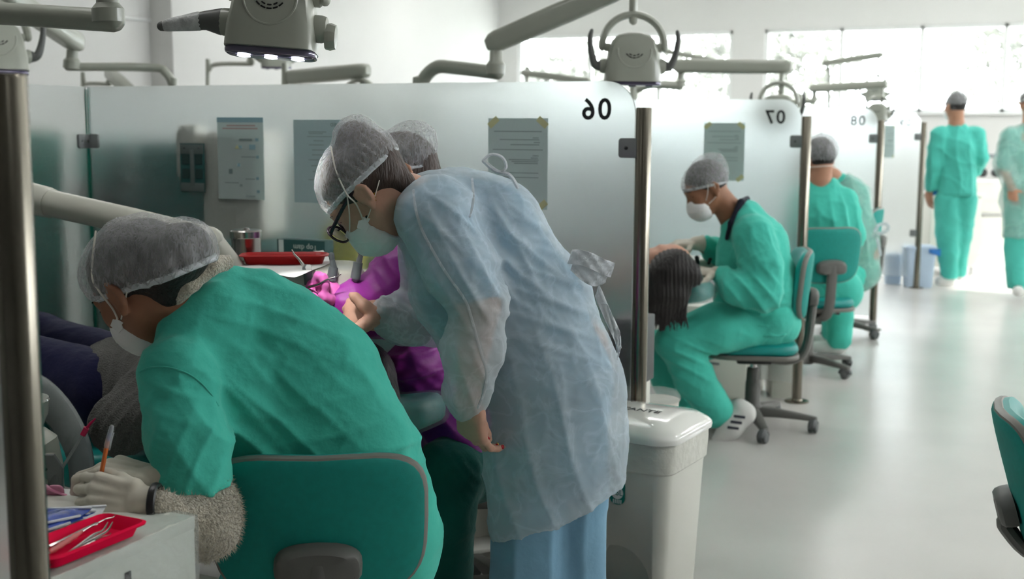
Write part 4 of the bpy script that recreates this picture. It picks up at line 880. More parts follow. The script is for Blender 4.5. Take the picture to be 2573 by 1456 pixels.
MB().tube(spline([P(96, 1248, 2.29), P(140, 1253, 2.29), P(185, 1257, 2.29)], 4), .004, 8).build('jaw', 'clip_pink', pc)

# ================================================================== dental chairs (patient chairs) and units
def dental_chair(j, label, film=True):
    y = 2.66+PST*j; t = thing('dental_chair', label, 'dental chair', (-2.3, y, 0), 0, 'dental chairs'); yy = np.array([0, 1., 0])
    def pad(name, a, b, w, th, material, ed=.03):
        a = np.array(a); b = np.array(b); d_ = nrm(b-a); n = np.cross(d_, yy); n = n if n[2] > 0 else -n; m = MB()
        slab(m, rrect(np.linalg.norm(b-a), w, min(.1, w*.3), 5), (a+b)/2-n*th, d_, yy, n, th, ed); return m.build(name, material, t)
    pad('headrest', (-1.43, y, .735), (-1.63, y, .70), .20, .075, 'chair_teal_vinyl')
    if film: pad('headrest_film', (-1.42, y, .74), (-1.635, y, .705), .21, .085, 'film_clear')
    pad('backrest', (-1.62, y, .66), (-2.3, y, .54), .50, .09, 'chair_teal_vinyl')
    pad('seat', (-2.28, y, .53), (-2.75, y, .56), .52, .1, 'chair_teal_vinyl')
    pad('leg_rest', (-2.74, y, .56), (-3.4, y, .52), .46, .08, 'chair_teal_vinyl')
    pad('back_frame', (-1.70, y, .575), (-2.4, y, .45), .36, .05, 'unit_cream', .015)
    MB().lathe([(.17, 0), (.17, .03), (.11, .06), (.1, .40), (.14, .44)], (-2.45, y, 0), ZZ, 24, sq=(1.4, 1)).build('pedestal', 'unit_cream', t)
    m = MB(); slab(m, rrect(.9, .5, .12), (-2.5, y, 0), (1, 0, 0), yy, ZZ, .04, .012); m.build('base_plate', 'unit_cream', t)
    MB().tube([(-1.66, y, .62), (-1.55, y, .66)], .022, 10, flat=(yy, 2.2)).build('headrest_bar', 'chrome', t)
    return t
dental_chair(0, 'dental chair with film-wrapped teal headrest under the near patient'); dental_chair(1, 'dental chair with wrapped headrest under the patient with long black hair')
dental_chair(2, 'dental chair beside the pair of clinicians, blurred by glass', False); dental_chair(3, 'farthest dental chair, seen only as a blur through the last panels', False)
# grey armrest shell with plastic film, near cubicle
t = thing('chair_armrest', 'curved grey armrest shell wrapped in film beside the spittoon', 'armrest', P(190, 1250, 2.85))
ap = [P(40, 968, 3.0), P(100, 992, 2.97), P(150, 1040, 2.93), P(188, 1105, 2.88), P(205, 1175, 2.84), P(208, 1260, 2.8), P(206, 1330, 2.8)]
MB().tube(spline(ap, 6), np.linspace(.045, .038, 37), 14, flat=(AW, .55)).build('shell', 'unit_grey', t)
MB().tube(spline([p+V(.2, .25, -1)*.006 for p in ap[:4]], 6), np.linspace(.0475, .043, 19), 14, flat=(AW, .62)).build('film', 'film_clear', t)
# spittoon unit
t = thing('spittoon_unit', 'white spittoon bowl and unit just right of the left post', 'spittoon', floorat(P(20, 1200, 2.62)))
bc = P(34, 1078, 2.62); MB().lathe([(.03, -.03), (.055, -.012), (.072, .03), (.077, .062), (.075, .066), (.07, .06), (.05, .0), (.0, -.008)], bc, ZZ, 28).build('bowl', 'bin_lid', t)
MB().loft([[P(40, 1180, 2.66)+RT*x+AW*y+ZZ*z for x, y in rrect(.17*k, .2, .05, 4)] for k, z in ((.9, -.6), (1., -.1), (.98, .0), (.86, .06), (.6, .075))]).build('housing', 'unit_cream', t)
m = MB(); slab(m, [(-.02, -.04), (.03, -.04), (.034, .01), (.015, .04), (-.02, .04)], P(118, 1190, 2.56), RT, ZZ, AW, .012, .003); m.build('panel', 'clamp_grey', t)
MB().lathe([(.008, 0), (.008, .008), (.005, .01)], P(112, 1212, 2.56), -AW, 14).build('button', 'bin_white', t); MB().lathe([(.003, 0), (.003, .004)], P(116, 1180, 2.56), -AW, 8).build('button', 'slot_black', t)
MB().tube([P(135, 1235, 2.57), P(140, 1205, 2.57), P(150, 1182, 2.57)], [.016, .013, .009], 12).build('hose_holder', 'clamp_grey', t)
t = thing('saliva_ejector', 'saliva ejector with bright pink tip standing beside the spittoon', 'suction tube', P(150, 1185, 2.57))
MB().tube([P(148, 1190, 2.57), P(212, 1088, 2.57)], .0035, 10).build('tube', 'suction_tube', t)
MB().tube([P(208, 1094, 2.57), P(218, 1076, 2.57)], [.006, .0062], 10, cap='flat').build('collar', 'suction_pink', t)
MB().tube([P(217, 1078, 2.57), P(228, 1064, 2.57), P(239, 1053, 2.57)], [.0035, .003, .0015], 10).build('tip', 'suction_pink', t)
# delivery arm and instrument table
t = thing('delivery_arm', 'thick cream tube arm behind the writing woman', 'arm', floorat(P(-60, 470, 3.7)))
MB().tube([P(60, 495, 3.55), P(130, 512, 3.5), P(132, 512, 3.5), P(330, 556, 3.35), P(530, 603, 3.2)], [.042, .042, .039, .037, .034], 20).build('arm_tube', 'unit_cream', t)
MB().tube([P(-70, 465, 3.68), P(60, 495, 3.56), P(120, 509, 3.51)], [.05, .047, .044], 20).build('arm_sleeve', 'unit_cream', t)
MB().tube([floorat(P(-70, 470, 3.7)), P(-70, 470, 3.7)], .05, 16).build('pillar', 'unit_cream', t)
zt2 = 1.035; uc = P(730, 665, 3.32)
t = thing('instrument_table', 'cream instrument table behind the green shoulder, with handpieces', 'instrument table', (uc[0], uc[1], zt2-.1))
def TL(px, py, z=zt2): return PZ(px, py, z)
c_ = PZ(740, 668, zt2)
m = MB(); slab(m, rrect(.40, .26, .05), c_-ZZ*.07-RT*.02, V(1, 0, .18), V(-.18, 0, 1), ZZ, .07, .02); m.build('table_body', 'unit_cream', t)
MB().tube([P(530, 603, 3.2), c_-RT*.1-ZZ*.09], .03, 14).build('support', 'unit_cream', t)
MB().box(c_-ZZ*.055-V(-.18, 0, 1)*.131-RT*.02, (.3, .002, .012), fr=(V(1, 0, .18), V(-.18, 0, 1), ZZ)).build('front_groove', 'unit_grey', t)
for (a, b) in (((776, 715), (772, 680)), ((833, 705), (838, 672)), ((893, 700), (900, 660))):
    MB().tube([P(*a, 3.12), P(*b, 3.12)], [.013, .012], 12, cap='flat').build('handpiece_rest', 'unit_grey', t)
def handpiece(label, pts, rad, mats, d=3.12):
    t = thing('handpiece', label, 'handpiece', P(*pts[0], d), 0, 'handpieces in their rests')
    MB().tube([P(*p, d) for p in pts], rad, 12).build('handle', mats, t); return t
h = handpiece('three-way syringe with thin bent nozzle left of the pink glove', [(777, 705), (771, 676)], [.011, .012], 'unit_grey'); MB().tube([P(770, 678, 3.12), P(752, 652, 3.12), P(740, 640, 3.12), P(734, 629, 3.12)], [.006, .0035, .003, .0018], 10).build('nozzle', 'instrument', h); MB().lathe([(.008, 0), (.008, .008)], P(776, 672, 3.11), -AW, 10).build('button', 'chrome', h)
h = handpiece('grey handpiece standing upright right of the red tray', [(836, 705), (839, 676), (834, 650)], [.010, .009, .0065], 'unit_grey'); MB().tube([P(834, 650, 3.12), P(833, 641, 3.12)], [.0075, .007], 12).build('head', 'unit_grey', h)
h = handpiece('handpiece with angled head nearest the purple sleeve', [(894, 700), (899, 668), (907, 640)], [.010, .0085, .006], 'clamp_grey'); MB().tube([P(905, 634, 3.12), P(915, 629, 3.12)], [.007, .007], 12).build('head', 'instrument', h); MB().tube([P(902, 632, 3.12), P(895, 627, 3.12)], .001, 6).build('bur', 'instrument', h)
# on the table
t = thing('steel_canister', 'small lidded steel canister at the back of the instrument table', 'canister', TL(622, 668))
cb0 = TL(620, 655); MB().lathe([(.036, 0), (.040, .004), (.040, .062), (.041, .064)], cb0, ZZ, 28).build('can', 'instrument', t)
MB().lathe([(.042, .062), (.0435, .064), (.0435, .080), (.040, .084), (.010, .085), (.009, .089), (.004, .09)], cb0, ZZ, 28).build('lid', 'instrument', t)
q = [TL(*p) for p in ((600, 672), (812, 668), (790, 640), (645, 640))]
t = thing('napkin', 'white paper napkin under the red tray', 'napkin', TL(720, 665)); nq = [TL(*p, zt2+.002) for p in ((585, 668), (740, 700), (835, 660), (812, 630))]
rs = np.random.RandomState(5)
MB().sheet([[(nq[0]*(1-u)+nq[1]*u)*(1-v)+(nq[3]*(1-u)+nq[2]*u)*v+ZZ*abs(rs.normal())*.0012 for v in np.linspace(0, 1, 8)] for u in np.linspace(0, 1, 10)], .001).build('sheet', 'paper_white', t, smooth=1.)
rc = TL(715, 663, zt2+.003); ra = V(1, 0, .12)
q = [rc-ra*.112-AW*.045, rc+ra*.112-AW*.045, rc+ra*.112+AW*.045, rc-ra*.112+AW*.045]
tray('red_tray', 'dark red plastic dish on the instrument table', q, zt2+.004, .024, .01, 'tray_red', rad=.03)
t = thing('cotton_roll', 'tiny white cotton roll inside the dark red dish', 'cotton roll', rc+ZZ*.01); MB().tube([rc+ZZ*.013+RT*(-.003), rc+ZZ*.013+RT*.006], .004, 8).build('roll', 'paper_white', t)
# carton with upside-down lettering, behind the table
t = thing('carton', 'dark teal carton lettered upside down behind the red dish', 'box', PY(760, 632, PY0+PST-.06))
A = PY(700, 600, PY0+PST-.05); B = PY(820, 634, PY0+PST-.05); bx = (A+B)/2; bw_ = B[0]-A[0]
tbh = .10
MB().box((bx[0], bx[1]+.02, A[2]-tbh/2), (bw_, .06, tbh)).build('carton_body', 'box_teal', t, bevel=.001)
MB().box((A[0]+bw_*.09, bx[1]-.0112, A[2]-tbh*.42), (bw_*.1, .002, tbh*.8)).build('label_strip', 'box_text', t)
text('lettering', 'Top dam', .028, (bx[0]+bw_*.1, bx[1]-.0118, A[2]-.026), (-1, 0, 0), (0, 0, -1), 'box_text', t, .0004)
t = thing('counter_shelf', 'white shelf along the foot of panel 06 carrying the carton', 'shelf', (bx[0], bx[1], 0))
MB().box((bx[0]-.15, bx[1]-.02, A[2]-tbh-.012), (1.3, .2, .022)).build('board', 'cabinet_white', t, bevel=.002)
for s_ in (-.6, .3): MB().box((bx[0]-.15+s_, bx[1]+.02, (A[2]-tbh)/2-.01), (.02, .12, A[2]-tbh-.03)).build('bracket', 'cabinet_white', t, bevel=.002)
# things behind panel 06, blurred by the glass
t = thing('sharps_box', 'yellow sharps box blurred behind panel 06 near the masked face', 'box', PY(880, 700, PY0+PST+.16))
cc = PY(880, 620, PY0+PST+.16); m = MB(); slab(m, rrect(.16, .20, .02), cc-np.array([0, .06, .02]), (1, 0, 0), (0, 0, 1), (0, 1, 0), .14, .008); m.build('box', 'box_yellow', t); MB().box(cc+np.array([0, .01, .09]), (.12, .1, .02)).build('lid', 'box_yellow', t, bevel=.004)
t = thing('dark_cabinet', 'dark grey box blurred behind the lower right of panel 06', 'box', (PY(1560, 970, PY0+PST+.05)[0], PY0+PST+.15, .0))
A = PY(1525, 800, PY0+PST+.03); B = PY(1603, 975, PY0+PST+.03)
MB().box(((A[0]+B[0])/2, PY0+PST+.12, (A[2]+B[2])/2), (B[0]-A[0], .16, A[2]-B[2])).build('body', 'cabinet_dark', t, bevel=.006)
MB().box(((A[0]+B[0])/2, PY0+PST+.12, B[2]/2), (B[0]-A[0]-.02, .14, B[2])).build('stand', 'cabinet_white', t, bevel=.004)
mat('door_dark', (10, 104, 100), .5)
t = thing('side_counter', 'long dark teal counter along the far side of panel 06', 'counter', (-2.62, PY0+PST+.35, 0))
MB().box((-2.62, PY0+PST+.36, .46), (.86, .40, .88)).build('carcass', 'unit_grey', t, bevel=.004); MB().box((-2.62, PY0+PST+.36, .915), (.88, .43, .03)).build('worktop', 'door_dark', t, bevel=.004)
for k in range(2):
    dd = MB().box((-2.41-.43*k, PY0+PST+.15, .46), (.41, .018, .82)).build('door', 'door_dark', t, bevel=.003); MB().tube([(-2.45-.43*k, PY0+PST+.135, .6), (-2.33-.43*k, PY0+PST+.135, .6)], .006, 8).build('handle', 'chrome', dd)
t = thing('tall_cabinet', 'tall dark teal cabinet blurred behind the left end of panel 06', 'cabinet', (-3.28, PY0+PST+.42, 0))
MB().box((-3.28, PY0+PST+.44, .67), (.40, .42, 1.34)).build('carcass', 'door_dark', t, bevel=.01)
for z0, z1 in ((.05, .66), (.68, 1.31)): dd = MB().box((-3.28, PY0+PST+.22, (z0+z1)/2), (.38, .018, z1-z0)).build('door', 'door_dark', t, bevel=.004); MB().tube([(-3.13, PY0+PST+.205, z0+.2), (-3.13, PY0+PST+.205, z0+.34)], .006, 8).build('handle', 'chrome', dd)
t = thing('unit_column', 'tall teal equipment column blurred behind the left of panel 06', 'equipment', (-3.74, 4.08, 0)); A = np.array([-3.74, 4.08, 0])
MB().loft([[np.array([A[0]+x*k, A[1]+y*k, z]) for x, y in rrect(.24, .26, .05, 4)] for k, z in ((1.1, 0), (1.1, .06), (1., .1), (.95, 1.3), (.8, 1.34), (.3, 1.35))]).build('column', 'chair_teal', t); MB().box((A[0], A[1]-.14, 1.1), (.16, .03, .14)).build('panel', 'unit_grey', t, bevel=.01)
mat('door_teal', (40, 128, 112), .5)
for k, (y, h_) in enumerate(((2.15, 1.40), (3.30, 1.40), (6.0, 1.25))):
    t = thing('storage_cabinet', ('teal storage cabinet blurred behind the back panel, off the left edge', 'teal storage cabinet blurred behind the greenish back panel', 'teal storage cabinet blurred behind the corner of panel 06')[k], 'cabinet', (gx0-.4, y, 0), 0, 'storage cabinets of the next row')
    MB().box((gx0-.42, y, h_/2), (.5, .9, h_)).build('carcass', 'cabinet_white', t, bevel=.006)
    for s_ in (-1, 1): dr = MB().box((gx0-.16, y+s_*.225, h_/2), (.02, .44, h_-.06)).build('door', 'door_teal', t, bevel=.003); MB().tube([(gx0-.145, y+s_*.05, h_*.5), (gx0-.145, y+s_*.05, h_*.62)], .006, 8).build('handle', 'chrome', dr)
# cubicle 06: white cabinet and tub near the post of 07
t = thing('cabinet', 'white cabinet behind the seated man’s chair column', 'cabinet', PZ(1855, 1010, 0))
A = PZ(1915, 1012, 0); hz = .48
A = A-np.array([.07, 0, 0]); MB().box((A[0]-.2, A[1]+.16, hz/2), (.4, .36, hz)).build('carcass', 'cabinet_white', t, bevel=.006)
for z in (.12, .34): dr = MB().box((A[0]-.2, A[1]-.026, z), (.38, .018, .2)).build('drawer', 'cabinet_white', t, bevel=.003); MB().box((A[0]-.2, A[1]-.038, z+.07), (.1, .01, .012)).build('handle', 'clamp_grey', dr, bevel=.002)
t = thing('waste_bin', 'white bin against the foot of the post of cubicle 07', 'bin', PZ(1955, 1000, 0)); A = PZ(1965, 992, 0)
MB().loft([[A+RT*x*k+AW*y*k+ZZ*z for x, y in rrect(.15, .2, .03, 4)] for k, z in ((.95, 0), (.97, .01), (1., .42), (1.05, .42), (1.05, .45), (.9, .45))]).build('body', 'bin_white', t); MB().loft([[A+RT*x*k+AW*y*k+ZZ*z for x, y in rrect(.15, .2, .03, 4)] for k, z in ((1.07, .448), (1.07, .46), (.8, .48))]).build('lid', 'bin_lid', t)
t = thing('clear_tub', 'clear plastic tub behind the white pedal bin, by the post', 'container', P(1655, 995, 4.25)); A = P(1652, 1010, 4.25)
MB().lathe([(.06, -.1), (.07, -.09), (.075, 0), (.078, .01)], A, ZZ, 24).build('tub', 'bin_white', t); MB().lathe([(.08, .008), (.082, .02), (.07, .04), (.03, .05), (.0, .052)], A, ZZ, 24).build('lid', 'film_clear', t); MB().lathe([(.09, -A[2]), (.085, -.1)], A, ZZ, 20).build('stand', 'bin_white', t)
# instrument table, cubicle 06
t = thing('instrument_table', 'white instrument unit with two handpieces beyond the black-haired patient', 'instrument table', P(1745, 660, 5.9)); A = P(1742, 668, 5.9)
m = MB(); slab(m, rrect(.26, .2, .04), A-ZZ*.06, RT, AW, ZZ, .1, .02); m.build('table_body', 'unit_cream', t); MB().tube([A-ZZ*.05, A-ZZ*.05-RT*.25-ZZ*.1], .03).build('support', 'unit_cream', t)
for a, b in (((1754, 662), (1751, 648)), ((1781, 662), (1789, 640))): MB().tube([P(*a, 5.75), P(*b, 5.75)], [.009, .012], 10).build('handpiece', 'black_plastic', t)
# far furniture
t = thing('reception_desk', 'white low desk behind the man walking away', 'desk', PZ(2395, 690, 0)); A = PZ(2395, 692, 0); w_ = 130*11.6/FPX
MB().box(A+AW*.2+ZZ*.42, (w_, .4, .68), fr=(RT, AW, ZZ)).build('carcass', 'cabinet_white', t, bevel=.01); MB().box(A+AW*.2+ZZ*.775, (w_+.04, .44, .03), fr=(RT, AW, ZZ)).build('worktop', 'cabinet_white', t, bevel=.004)
for s_ in (-.4, .4): MB().lathe([(.02, 0), (.02, .08)], A+RT*w_*s_+AW*.05, ZZ, 10).build('foot', 'chrome', t)
t = thing('x_ray_unit', 'cream wall unit with black knobs right of the walking man', 'equipment', PZ(2480, 615, 0)); A = P(2482, 520, 14.0); w_ = 96*14/FPX
MB().box(A+ZZ*.12, (w_, .3, .36), fr=(RT, AW, ZZ)).build('head_box', 'cabinet_white', t, bevel=.03); MB().box((A[0], A[1], (A[2]-.1)/2), (w_*.86, .26, A[2]-.1), math.atan2(RT[1], RT[0])).build('pedestal', 'cabinet_white', t, bevel=.02)
for px, py in ((2466, 434), (2500, 434)): MB().lathe([(.0, 0), (.05, 0), (.05, .05), (.0, .06)], P(px, py, 13.8), -AW, 14).build('knob', 'black_plastic', t)
MB().box(P(2490, 392, 13.85), (.22, .05, .05), fr=(RT, AW, ZZ)).build('rail', 'clamp_grey', t, bevel=.01)
# ================================================================== people
class Head:
    """o: centre of the head (between the ears), f: where the face looks, u: crown direction"""
    def __init__(s, o, f, u, k=1.):
        s.o = np.array(o); s.f = nrm(f); u = np.array(u, float); s.u = nrm(u-s.f*(u@s.f)); s.l = np.cross(s.u, s.f); s.k = k; s.ax = (s.f, s.l, s.u)
    def L(s, x, y, z): return s.o+(s.f*x+s.l*y+s.u*z)*s.k
    def E(s, c, r, k=None): return ell(s.L(*c), np.array(r)*s.k, s.ax, k)
    def C(s, a, ra, b, rb, k=None): return cone(s.L(*a), ra*s.k, s.L(*b), rb*s.k, None, k)
    def face(s, neck, nr=.055):
        p = [s.E((-.012, 0, .033), (.096, .076, .086)), s.C((.035, 0, -.012), .062, (.056, 0, -.088), .03), s.E((.03, 0, -.03), (.062, .062, .072))]
        p += [s.C((.0, q*.045, -.035), .026, (.052, q*.014, -.092), .018) for q in (-1, 1)]
        p += [s.C((.084, 0, .016), .009, (.108, 0, -.026), .0125, .012), s.C((.078, -.034, .03), .014, (.078, .034, .03), .014, .02), s.E((.093, 0, -.06), (.014, .022, .014), .012), s.E((.08, 0, -.095), (.016, .018, .014), .014)]
        p += [s.E((.062, q*.038, -.018), (.026, .024, .026), .02) for q in (-1, 1)]
        for q in (-1, 1): p += [ell(s.L(-.016, q*.081, -.002), np.array([.022, .008, .033])*s.k, s.ax, .006), s.C((-.010, q*.083, -.026), .009, (-.008, q*.083, -.036), .008, .004), s.C((-.022, q*.088, .028), .006, (-.036, q*.090, .006), .006, .004), s.C((-.036, q*.090, .006), .006, (-.026, q*.088, -.022), .005, .004)]
        p += [cone(s.L(-.03, 0, -.04), nr*s.k, neck, nr*1.12)]
        return p
    def eyes(s, t, lash=True):
        for q in (-1, 1):
            e = MB().lathe([(.0, -.0125), (.008, -.0095), (.0125, 0), (.008, .0095), (.0, .0125)], s.L(.072, q*.031, .008), s.f, 14).build('eye', 'eye_white', t, smooth=3.2)
            MB().lathe([(.006, .0105), (.0045, .0125), (.0, .013)], s.L(.0722, q*.031, .006), s.f, 12).build('iris', 'eye_dark', e)
            if lash:
                MB().tube([s.L(.083, q*.014, .012), s.L(.089, q*.031, .015), s.L(.08, q*.05, .009)], [.001, .002, .0012], 8).build('eyelash', 'eye_dark', t)
                MB().tube([s.L(.090, q*.012, .033), s.L(.092, q*.03, .038), s.L(.080, q*.052, .033)], [.0025, .003, .0015], 8, flat=(s.f, .6)).build('eyebrow', 'hair_black', t)
    def hair(s, t, material, bun=None, nape=True, res=.006):
        p = [s.E((-.018, 0, .040), (.1, .083, .086))]
        if bun: p += [s.E(b[0], b[1], .03) for b in bun]
        if nape: p += [s.C((-.065, 0, .0), .05, (-.06, 0, -.045), .04, .03)]
        return smesh('hair', sdf(p, res, .02, cuts=[(s.L(.052, 0, .05), nrm(s.f*.85-s.u*.55)), (s.L(.01, 0, -.006), nrm(s.f*.75-s.u*.65))]+[], post=crumple(.002, 60, 3)), material, t)
    def cap(s, t, bun=None, front=(.092, .052), back=(-.105, -.03), grow=0., seed=0, material='cap_veil', res=.006, band=True, big=(.112, .097, .084)):
        p = [s.E((-.018, 0, .052), (big[0]+grow, big[1]+grow, big[2]+grow))]
        if bun: p += [s.E(b[0], np.array(b[1])+.012, .018) for b in bun]
        a = s.L(front[0], 0, front[1]); b = s.L(back[0], 0, back[1]); d = nrm(a-b); n = nrm(np.cross(d, s.l)); n = n if n@s.u < 0 else -n
        c = s.L(-.018, 0, .052)
        def pleat(v):
            q = (v-a)@(-n); rel = v-s.L(-.018, 0, .0); th = np.arctan2(rel@s.l, rel@s.f); w = np.exp(-(q/.055)**2)
            return .0032*w*np.sin(th*34+3*pnoise(v, 20, seed))+crumple(.0045, 34, seed)(v)
        vf = sdf(p, res, .03, cuts=[(a, n)], post=pleat); cp = smesh('hair_cap', vf, material, t)
        v = vf[0]; q = np.abs((v-a)@n); e = v[q < .006]
        if band and len(e) > 20:
            m = e.mean(0); th = np.arctan2((e-m)@s.l, (e-m)@s.f); pts = []
            for k in range(40):
                w = np.abs(((th-(2*PI*k/40-PI)+PI) % (2*PI))-PI) < .16
                if w.any(): 
                    r = e[w]; rr = np.linalg.norm(r-m, axis=1); pts.append(r[rr.argsort()[-max(1, len(r)//6):]].mean(0)+ (-n)*.003)
            if len(pts) > 12: MB().tube(pts, .0042, 6, closed=True, flat=(n, 1.5)).build('elastic_band', 'bow_veil', cp)
        return cp
    def mask(s, t, tabs=False, size=1., material='mask_white'):
        z = size
        p = [s.E((.062, 0, -.050), (.054*z, .064*z, .056*z)), s.C((.093, 0, -.028), .020*z, (.100, 0, -.06), .026*z, .03), s.E((.06, 0, -.085), (.045*z, .05*z, .034*z), .02)]
        m = smesh('face_mask', sdf(p, .005, .02, cuts=[(s.L(.036, 0, -.05), -s.f), (s.L(.07, 0, -.004), nrm(s.u*1.+s.f*.15))], post=crumple(.002, 50, 4)), material, t)
        if tabs:
            for q in (-1, 1):
                tb = MB(); slab(tb, [(-.012, -.02), (.012, -.02), (.014, -.004), (.008, .0), (.010, .012), (.016, .017), (.014, .024), (-.014, .024), (-.016, .017), (-.010, .012), (-.008, 0), (-.014, -.004)], s.L(.038, q*.0645, -.036), s.L(.0, 0, .6)-s.L(0, 0, 0) if False else nrm(s.u*.8+s.f*.2), nrm(-s.f*.95+s.u*.25-s.l*q*.12), s.l*q, .002); tb.build('mask_tab', material, m, None)
                MB().lathe([(.0035, 0), (.0035, .0006)], s.L(.026, q*.067, -.034), s.l*q, 10).build('strap_hole', 'slot_black', m)
        return m
    def strap(s, m, pts, r=.0022):
        MB().tube(spline([s.L(*p) for p in pts], 5), r, 6, flat=(s.u, .6)).build('mask_strap', 'strap_white', m)
from mathutils.bvhtree import BVHTree
def hits(ob, pts, off=.003):
    bpy.context.view_layer.update(); mw = ob.matrix_world; bt = BVHTree.FromPolygons([mw @ v.co for v in ob.data.vertices], [tuple(p.vertices) for p in ob.data.polygons]); out = []
    for px, py in pts:
        r = Vector(ray(px, py)).normalized(); h = bt.ray_cast(Vector(CAMP), r)
        if h[0] is not None: out.append((np.array(h[0])+np.array(h[1])*off, np.array(h[1])))
    return out
def B(px, py, d, r): return (P(px, py, d), M(r, d))
def hand_prims(Wp, F, N, S, curl=(20, 25, 15), size=1., spread=.06, thumb=(.35, .75, .25), tcurl=25, each=None):
    F = nrm(F); N = nrm(N-F*(N@F)); S = nrm(S-F*(S@F)-N*(S@N)); Wp = np.array(Wp); s = size; pr = []
    off = (.030, .010, -.011, -.030); Ls = ((.042, .026, .021), (.046, .029, .022), (.042, .027, .021), (.033, .021, .018)); mc = (.088, .092, .087, .078); tips = []
    for i in range(4):
        b = Wp+(F*mc[i]+S*off[i])*s; pr.append(cone(Wp+(F*.01+S*off[i]*.65)*s, .0155*s, b, .0125*s)); p = b; a = 0; c = each[i] if each else curl
        for j in range(3):
            a += math.radians(c[j]); d = nrm(F*math.cos(a)+N*math.sin(a)+S*spread*(1.5-i)*math.cos(a)); q = p+d*Ls[i][j]*s
            r0, r1 = ((.0100, .0090), (.0090, .0082), (.0082, .0068))[j]; pr.append(cone(p, r0*s, q, r1*s, None, .005)); p = q
        tips.append((p, d))
    p = Wp+(F*.022+S*.026)*s; d = nrm(F*thumb[0]+S*thumb[1]+N*thumb[2])
    pr.append(cone(Wp+(F*.02+S*.01)*s, .016*s, p, .0155*s))
    ax = nrm(F*.8+N*.6-S*.4)
    for L_, r0, r1 in ((.042, .0145, .0115), (.032, .0112, .0100), (.026, .0100, .0078)):
        q = p+d*L_*s; pr.append(cone(p, r0*s, q, r1*s, None, .006)); p = q; d = nrm(d+ax*math.radians(tcurl))
    tips.append((p, d)); return pr, tips
def glove(name, pr, material, t, cuff=None, res=.003):
    p = list(pr)
    if cuff is not None: p += [cone(cuff[0], cuff[1], cuff[2], cuff[3])]
    g = smesh(name, sdf(p, res, .0055, cuts=[(cuff[2], nrm(cuff[2]-cuff[0]))] if cuff is not None else (), post=crumple(.0008, 90, 2)), material, t)
    if cuff is not None:
        d = nrm(cuff[2]-cuff[0]); ref = nrm(np.cross(d, ZZ)); MB().tube(arc(cuff[2]-d*.003, cuff[3]+.0005, 0, 352, ref, np.cross(d, ref), 28), .0016, 6, closed=True).build('cuff_roll', material, g)
    return g

# ------------------------------------------------------------------ 1. woman in green writing (near, back to us)
p1 = thing('person', 'person in green scrubs and white hair cap, bent over writing in gloves', 'person', (CH1[0], CH1[1], 0))
hd1 = Head(P(352, 722, 2.50), V(-.66, -.58, .46), V(-.60, .78, .10), 1.02)
neck1 = P(500, 790, 2.52)
sqA = (AW, .72)
el1 = P(512, 1335, 2.32); wr1 = P(372, 1266, 2.20); sh1 = P(455, 925, 2.42)
er1 = P(560, 1230, 2.55); wr1r = P(402, 1207, 2.32); sh1r = P(760, 850, 2.72)
hip1 = P(880, 1420, 2.60)
body = hd1.face(neck1, .05)+[cone(neck1, .06, P(600, 900, 2.58), .10)]+chain([(P(600, 900, 2.58), .12), (P(740, 1120, 2.6), .12), (P(840, 1400, 2.62), .12)])
body += chain([(sh1, .05), (el1, .042), (wr1, .026)])+chain([(sh1r, .05), (er1, .042), (wr1r, .028)])
# legs under her, on the chair and down to the floor
kL = np.array([CH1[0], CH1[1], .47])+V(-.35, 0, 1.)*.42+V(-1, 0, 0)*.08; kR = np.array([CH1[0], CH1[1], .47])+V(.05, 0, 1.)*.44+V(1, 0, 0)*.06
hc = np.array([CH1[0], CH1[1], .52])
legsL = [(hc-RT*.1, .075), (kL, .055), (np.array([kL[0], kL[1], .1]), .04), (np.array([kL[0], kL[1], .06])+AW*.1, .035)]
legsR = [(hc+RT*.1, .075), (kR, .055), (np.array([kR[0], kR[1], .1]), .04), (np.array([kR[0], kR[1], .06])+AW*.1, .035)]
body += chain(legsL)+chain(legsR)
bo = smesh('body', sdf(body, .0065, .022), 'skin_dark', p1)
bun1 = [((-.125, .0, -.008), (.082, .072, .060)), ((-.06, 0, .045), (.075, .078, .058))]
hd1.eyes(p1); hd1.hair(p1, 'hair_black', bun1)
cp1 = hd1.cap(p1, bun1, front=(.092, .040), back=(-.17, -.058), seed=11, big=(.116, .098, .082))
m1 = hd1.mask(p1, True)
hd1.strap(m1, [(.03, .07, -.03), (.015, .078, -.01), (-.0, .092, .03), (-.02, .098, .06), (-.06, .062, .122)]); hd1.strap(m1, [(.022, .07, -.036), (-.02, .077, -.02), (-.06, .07, .005)])
hd1.strap(m1, [(.03, -.07, -.03), (.0, -.092, .03), (-.02, -.098, .06), (-.06, -.055, .112)])
# scrub top
tp = chain([B(905, 1390, 2.58, 205), B(848, 1130, 2.56, 192), B(765, 970, 2.58, 200), B(660, 865, 2.58, 176), B(590, 810, 2.57, 120)], sqA)
tp += chain([B(720, 1300, 2.55, 150), B(700, 1130, 2.53, 130), B(565, 985, 2.50, 142), B(515, 880, 2.50, 118)], sqA)
tp += chain([B(1000, 1330, 2.60, 112), B(985, 1130, 2.58, 72)], sqA)
slv = chain([B(452, 945, 2.42, 106), B(470, 1090, 2.37, 100), B(505, 1290, 2.33, 104)])
tp += chain([B(600, 800, 2.54, 105), B(545, 800, 2.50, 88), B(480, 850, 2.47, 84)], sqA)+chain([B(590, 745, 2.55, 70), B(640, 760, 2.56, 88)], sqA)
tpp = slv+tp+chain([(sh1r, .085), (P(650, 1050, 2.70), .085), (P(520, 1180, 2.5), .065)])
hem_n = nrm(P(420, 1258, 2.33)-P(345, 930, 2.4)); 
